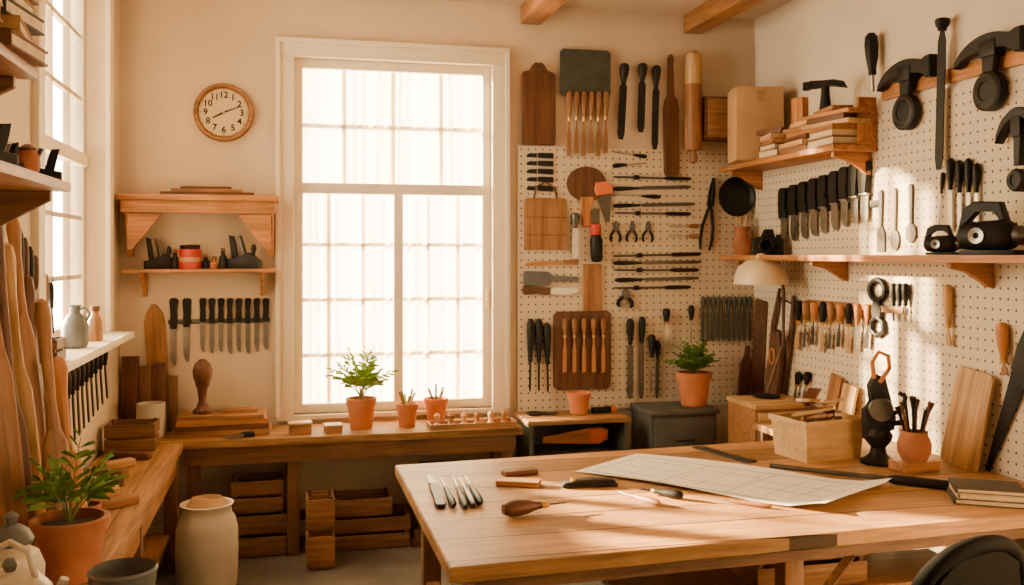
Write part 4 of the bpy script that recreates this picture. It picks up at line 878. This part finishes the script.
def bucksaw(L,w):
    r=.013
    return [('upright',G().tube([(-w*.5,0,0),(-w*.42,0,L*.3),(-w*.5,0,L*.7),(-w*.38,0,L)],[.016,.02,.02,.012],8),LEATHER),
            ('upright',G().tube([(w*.5,0,0),(w*.42,0,L*.3),(w*.5,0,L*.7),(w*.38,0,L)],[.016,.02,.02,.012],8),LEATHER),
            ('crossbar',G().tube([(-w*.45,0,L*.5),(w*.45,0,L*.5)],r,8),LEATHER),
            ('blade',G().box((0,0,L*.06),(w,.004,.03)),DSTEEL),
            ('cord',G().tube([(-w*.4,0,L*.93),(w*.4,0,L*.93)],.005,6),BLACK)]
M,L=frame('R',(776,412),(790,292)); M=M@T(0,-.005,0)
thing('buck_saw','tall dark frame saw leaning in the room corner','saw',bucksaw(L,.24),M,seat=True)
M,L=frame('R',(783,398),(789,330)); M=M@T(0,-.06,0)
thing('tool_pouch','dark brown strapped leather pouch leaning in the corner','pouch',[('pouch',G().prism([(-.06,0),(.06,0),(.085,L*.3),(.07,L*.75),(.03,L),(-.03,L),(-.07,L*.75),(-.085,L*.3)],-.02,.02,.008),LEATHER),('strap_ring',G().tube([(.035*math.cos(t),-.028,L*.62+.05*math.sin(t)) for t in [i*math.pi/8 for i in range(17)]],.008,8),TAN)],M,seat=True)
tool(paddle,'B',(741,410),(747,345),12,'leather_sheath','dark leather tool sheath hanging in the corner','sheath',m=LEATHER,neck=.2)
p=PZ(990,500,TZ+.0015)
books(p.x,p.y,p.z,-28,[(.3,.22,.022,2),(.29,.21,.02,4),(.27,.2,.018,2)],group='thin books on the table',lab='thin worn book lying on the table')
a=PB(761,284,.62); k=mpp(a)
thing('desk_lamp','cream dome desk lamp with a curved brown arm','lamp',[
 ('lamp_shade',G().lathe([(27*k,0),(26.5*k,6*k),(23*k,16*k),(15*k,23*k),(5*k,26*k),(4*k,30*k),(0,31*k),(0,29*k),(4*k,24*k),(14*k,21*k),(22*k,14*k),(25*k,5*k),(26*k,0)],32,cap=False),LAMPSH),
 ('bulb',G().ell((0,0,8*k),(7*k,7*k,9*k)),CREAM),
 ('arm',G().tube([(4*k,0,24*k),(20*k,0,20*k),(27*k,3*k,-10*k),(26*k,3*k,-60*k),(10*k,0,-100*k),(6*k,0,-(a.z-.895))],.011,8),LEATHER),
 ('base',G().lathe([(0,0),(.08,0),(.085,.012),(.03,.025),(0,.03)],24,T(6*k,0,-(a.z-.877))),IRON)],T(a.x,a.y,a.z))
# ---------------------------------------------------------------- foreground chair
def chair():
    sw=.46; ps=[('seat',G().box((0,.22,.45),(sw,.42,.035),.012),MATTE)]
    arc=[(sw*.55*math.sin(t),-.04*math.cos(t),.66+.27*max(0,math.cos(t))**.5) for t in [(-math.pi/2)+math.pi*i/20 for i in range(21)]]
    arc=[(-sw*.46,.02,.465)]+arc+[(sw*.46,.02,.465)]
    ps.append(('back_rail',G().tube(arc,.026,10),MATTE))
    ps.append(('top_splat',G().prism([(-.2,.74),(.2,.74),(.19,.85),(.10,.905),(-.10,.905),(-.19,.85)],-.05,-.022,.004),MATTE))
    for i in range(5):
        x=-.14+.07*i; ps.append(('spindle',G().tube([(x*.9,.03,.465),(x*1.05,-.03,.76)],.009,8),MATTE))
    for sx in (-1,1):
        for yy in (.05,.39):
            ps.append(('leg',G().tube([(sx*.17,yy,.44),(sx*.22,yy+(.03 if yy>.2 else -.03),0)],[.019,.013],10),MATTE))
    return ps
p=PZ(985,560,.9)
thing('windsor_chair','black painted windsor chair with rounded spindle back','chair',chair(),T(p.x,p.y+.08,.001)@Rz(16))
thing('storage_shelf','low wooden storage rack standing under the table','rack',[('top',bx(G(),1.3,2.9,3.5,3.88,.40,.43,.003),W_MIDX)]+[('upright',bx(G(),x,x+.03,3.52,3.86,.001,.399,.003),W_FRAMEZ) for x in (1.32,2.1,2.85)],Matrix())
thing('wooden_crate','rough wooden crate on the rack under the table','crate',crate(.5,.3,.2,n=2,m=W_MIDX),T(2.1,3.68,.431))
# ---------------------------------------------------------------- lights
w=bpy.data.worlds.new('daylight'); bpy.context.scene.world=w; w.use_nodes=True; nt=w.node_tree; L=nt.links.new
bg=nt.nodes['Background']; tc=nd(nt,'ShaderNodeTexCoord'); sp=nd(nt,'ShaderNodeSeparateXYZ'); L(tc.outputs['Generated'],sp.inputs[0])
sb=nd(nt,'ShaderNodeMath',operation='SUBTRACT'); L(sp.outputs['Y'],sb.inputs[0]); L(sp.outputs['X'],sb.inputs[1])
mr=nd(nt,'ShaderNodeMapRange'); mr.inputs['From Min'].default_value=-.1; mr.inputs['From Max'].default_value=.6; L(sb.outputs[0],mr.inputs['Value'])
mx_=nd(nt,'ShaderNodeMix',data_type='RGBA'); L(mr.outputs[0],mx_.inputs[0]); mx_.inputs[6].default_value=(.30,.205,.12,1); mx_.inputs[7].default_value=(20,16.6,11,1)
L(mx_.outputs[2],bg.inputs['Color']); bg.inputs['Strength'].default_value=1
sd=bpy.data.lights.new('sun','SUN'); sd.energy=120; sd.angle=math.radians(1.5); sd.color=(1,.71,.38)
so=link('sun',sd,Matrix()); so.rotation_euler=Vector((.80,-.55,-.24)).to_track_quat('-Z','Y').to_euler()
# ---------------------------------------------------------------- camera
cd=bpy.data.cameras.new('camera'); cd.sensor_width=36; cd.lens=36*F/1024; cd.shift_y=-(292.5-HOR)/1024; cd.clip_start=.05
co=link('camera',cd,Matrix()); co.location=(0,0,H); co.rotation_euler=(math.radians(90),0,-TH)
bpy.context.scene.camera=co
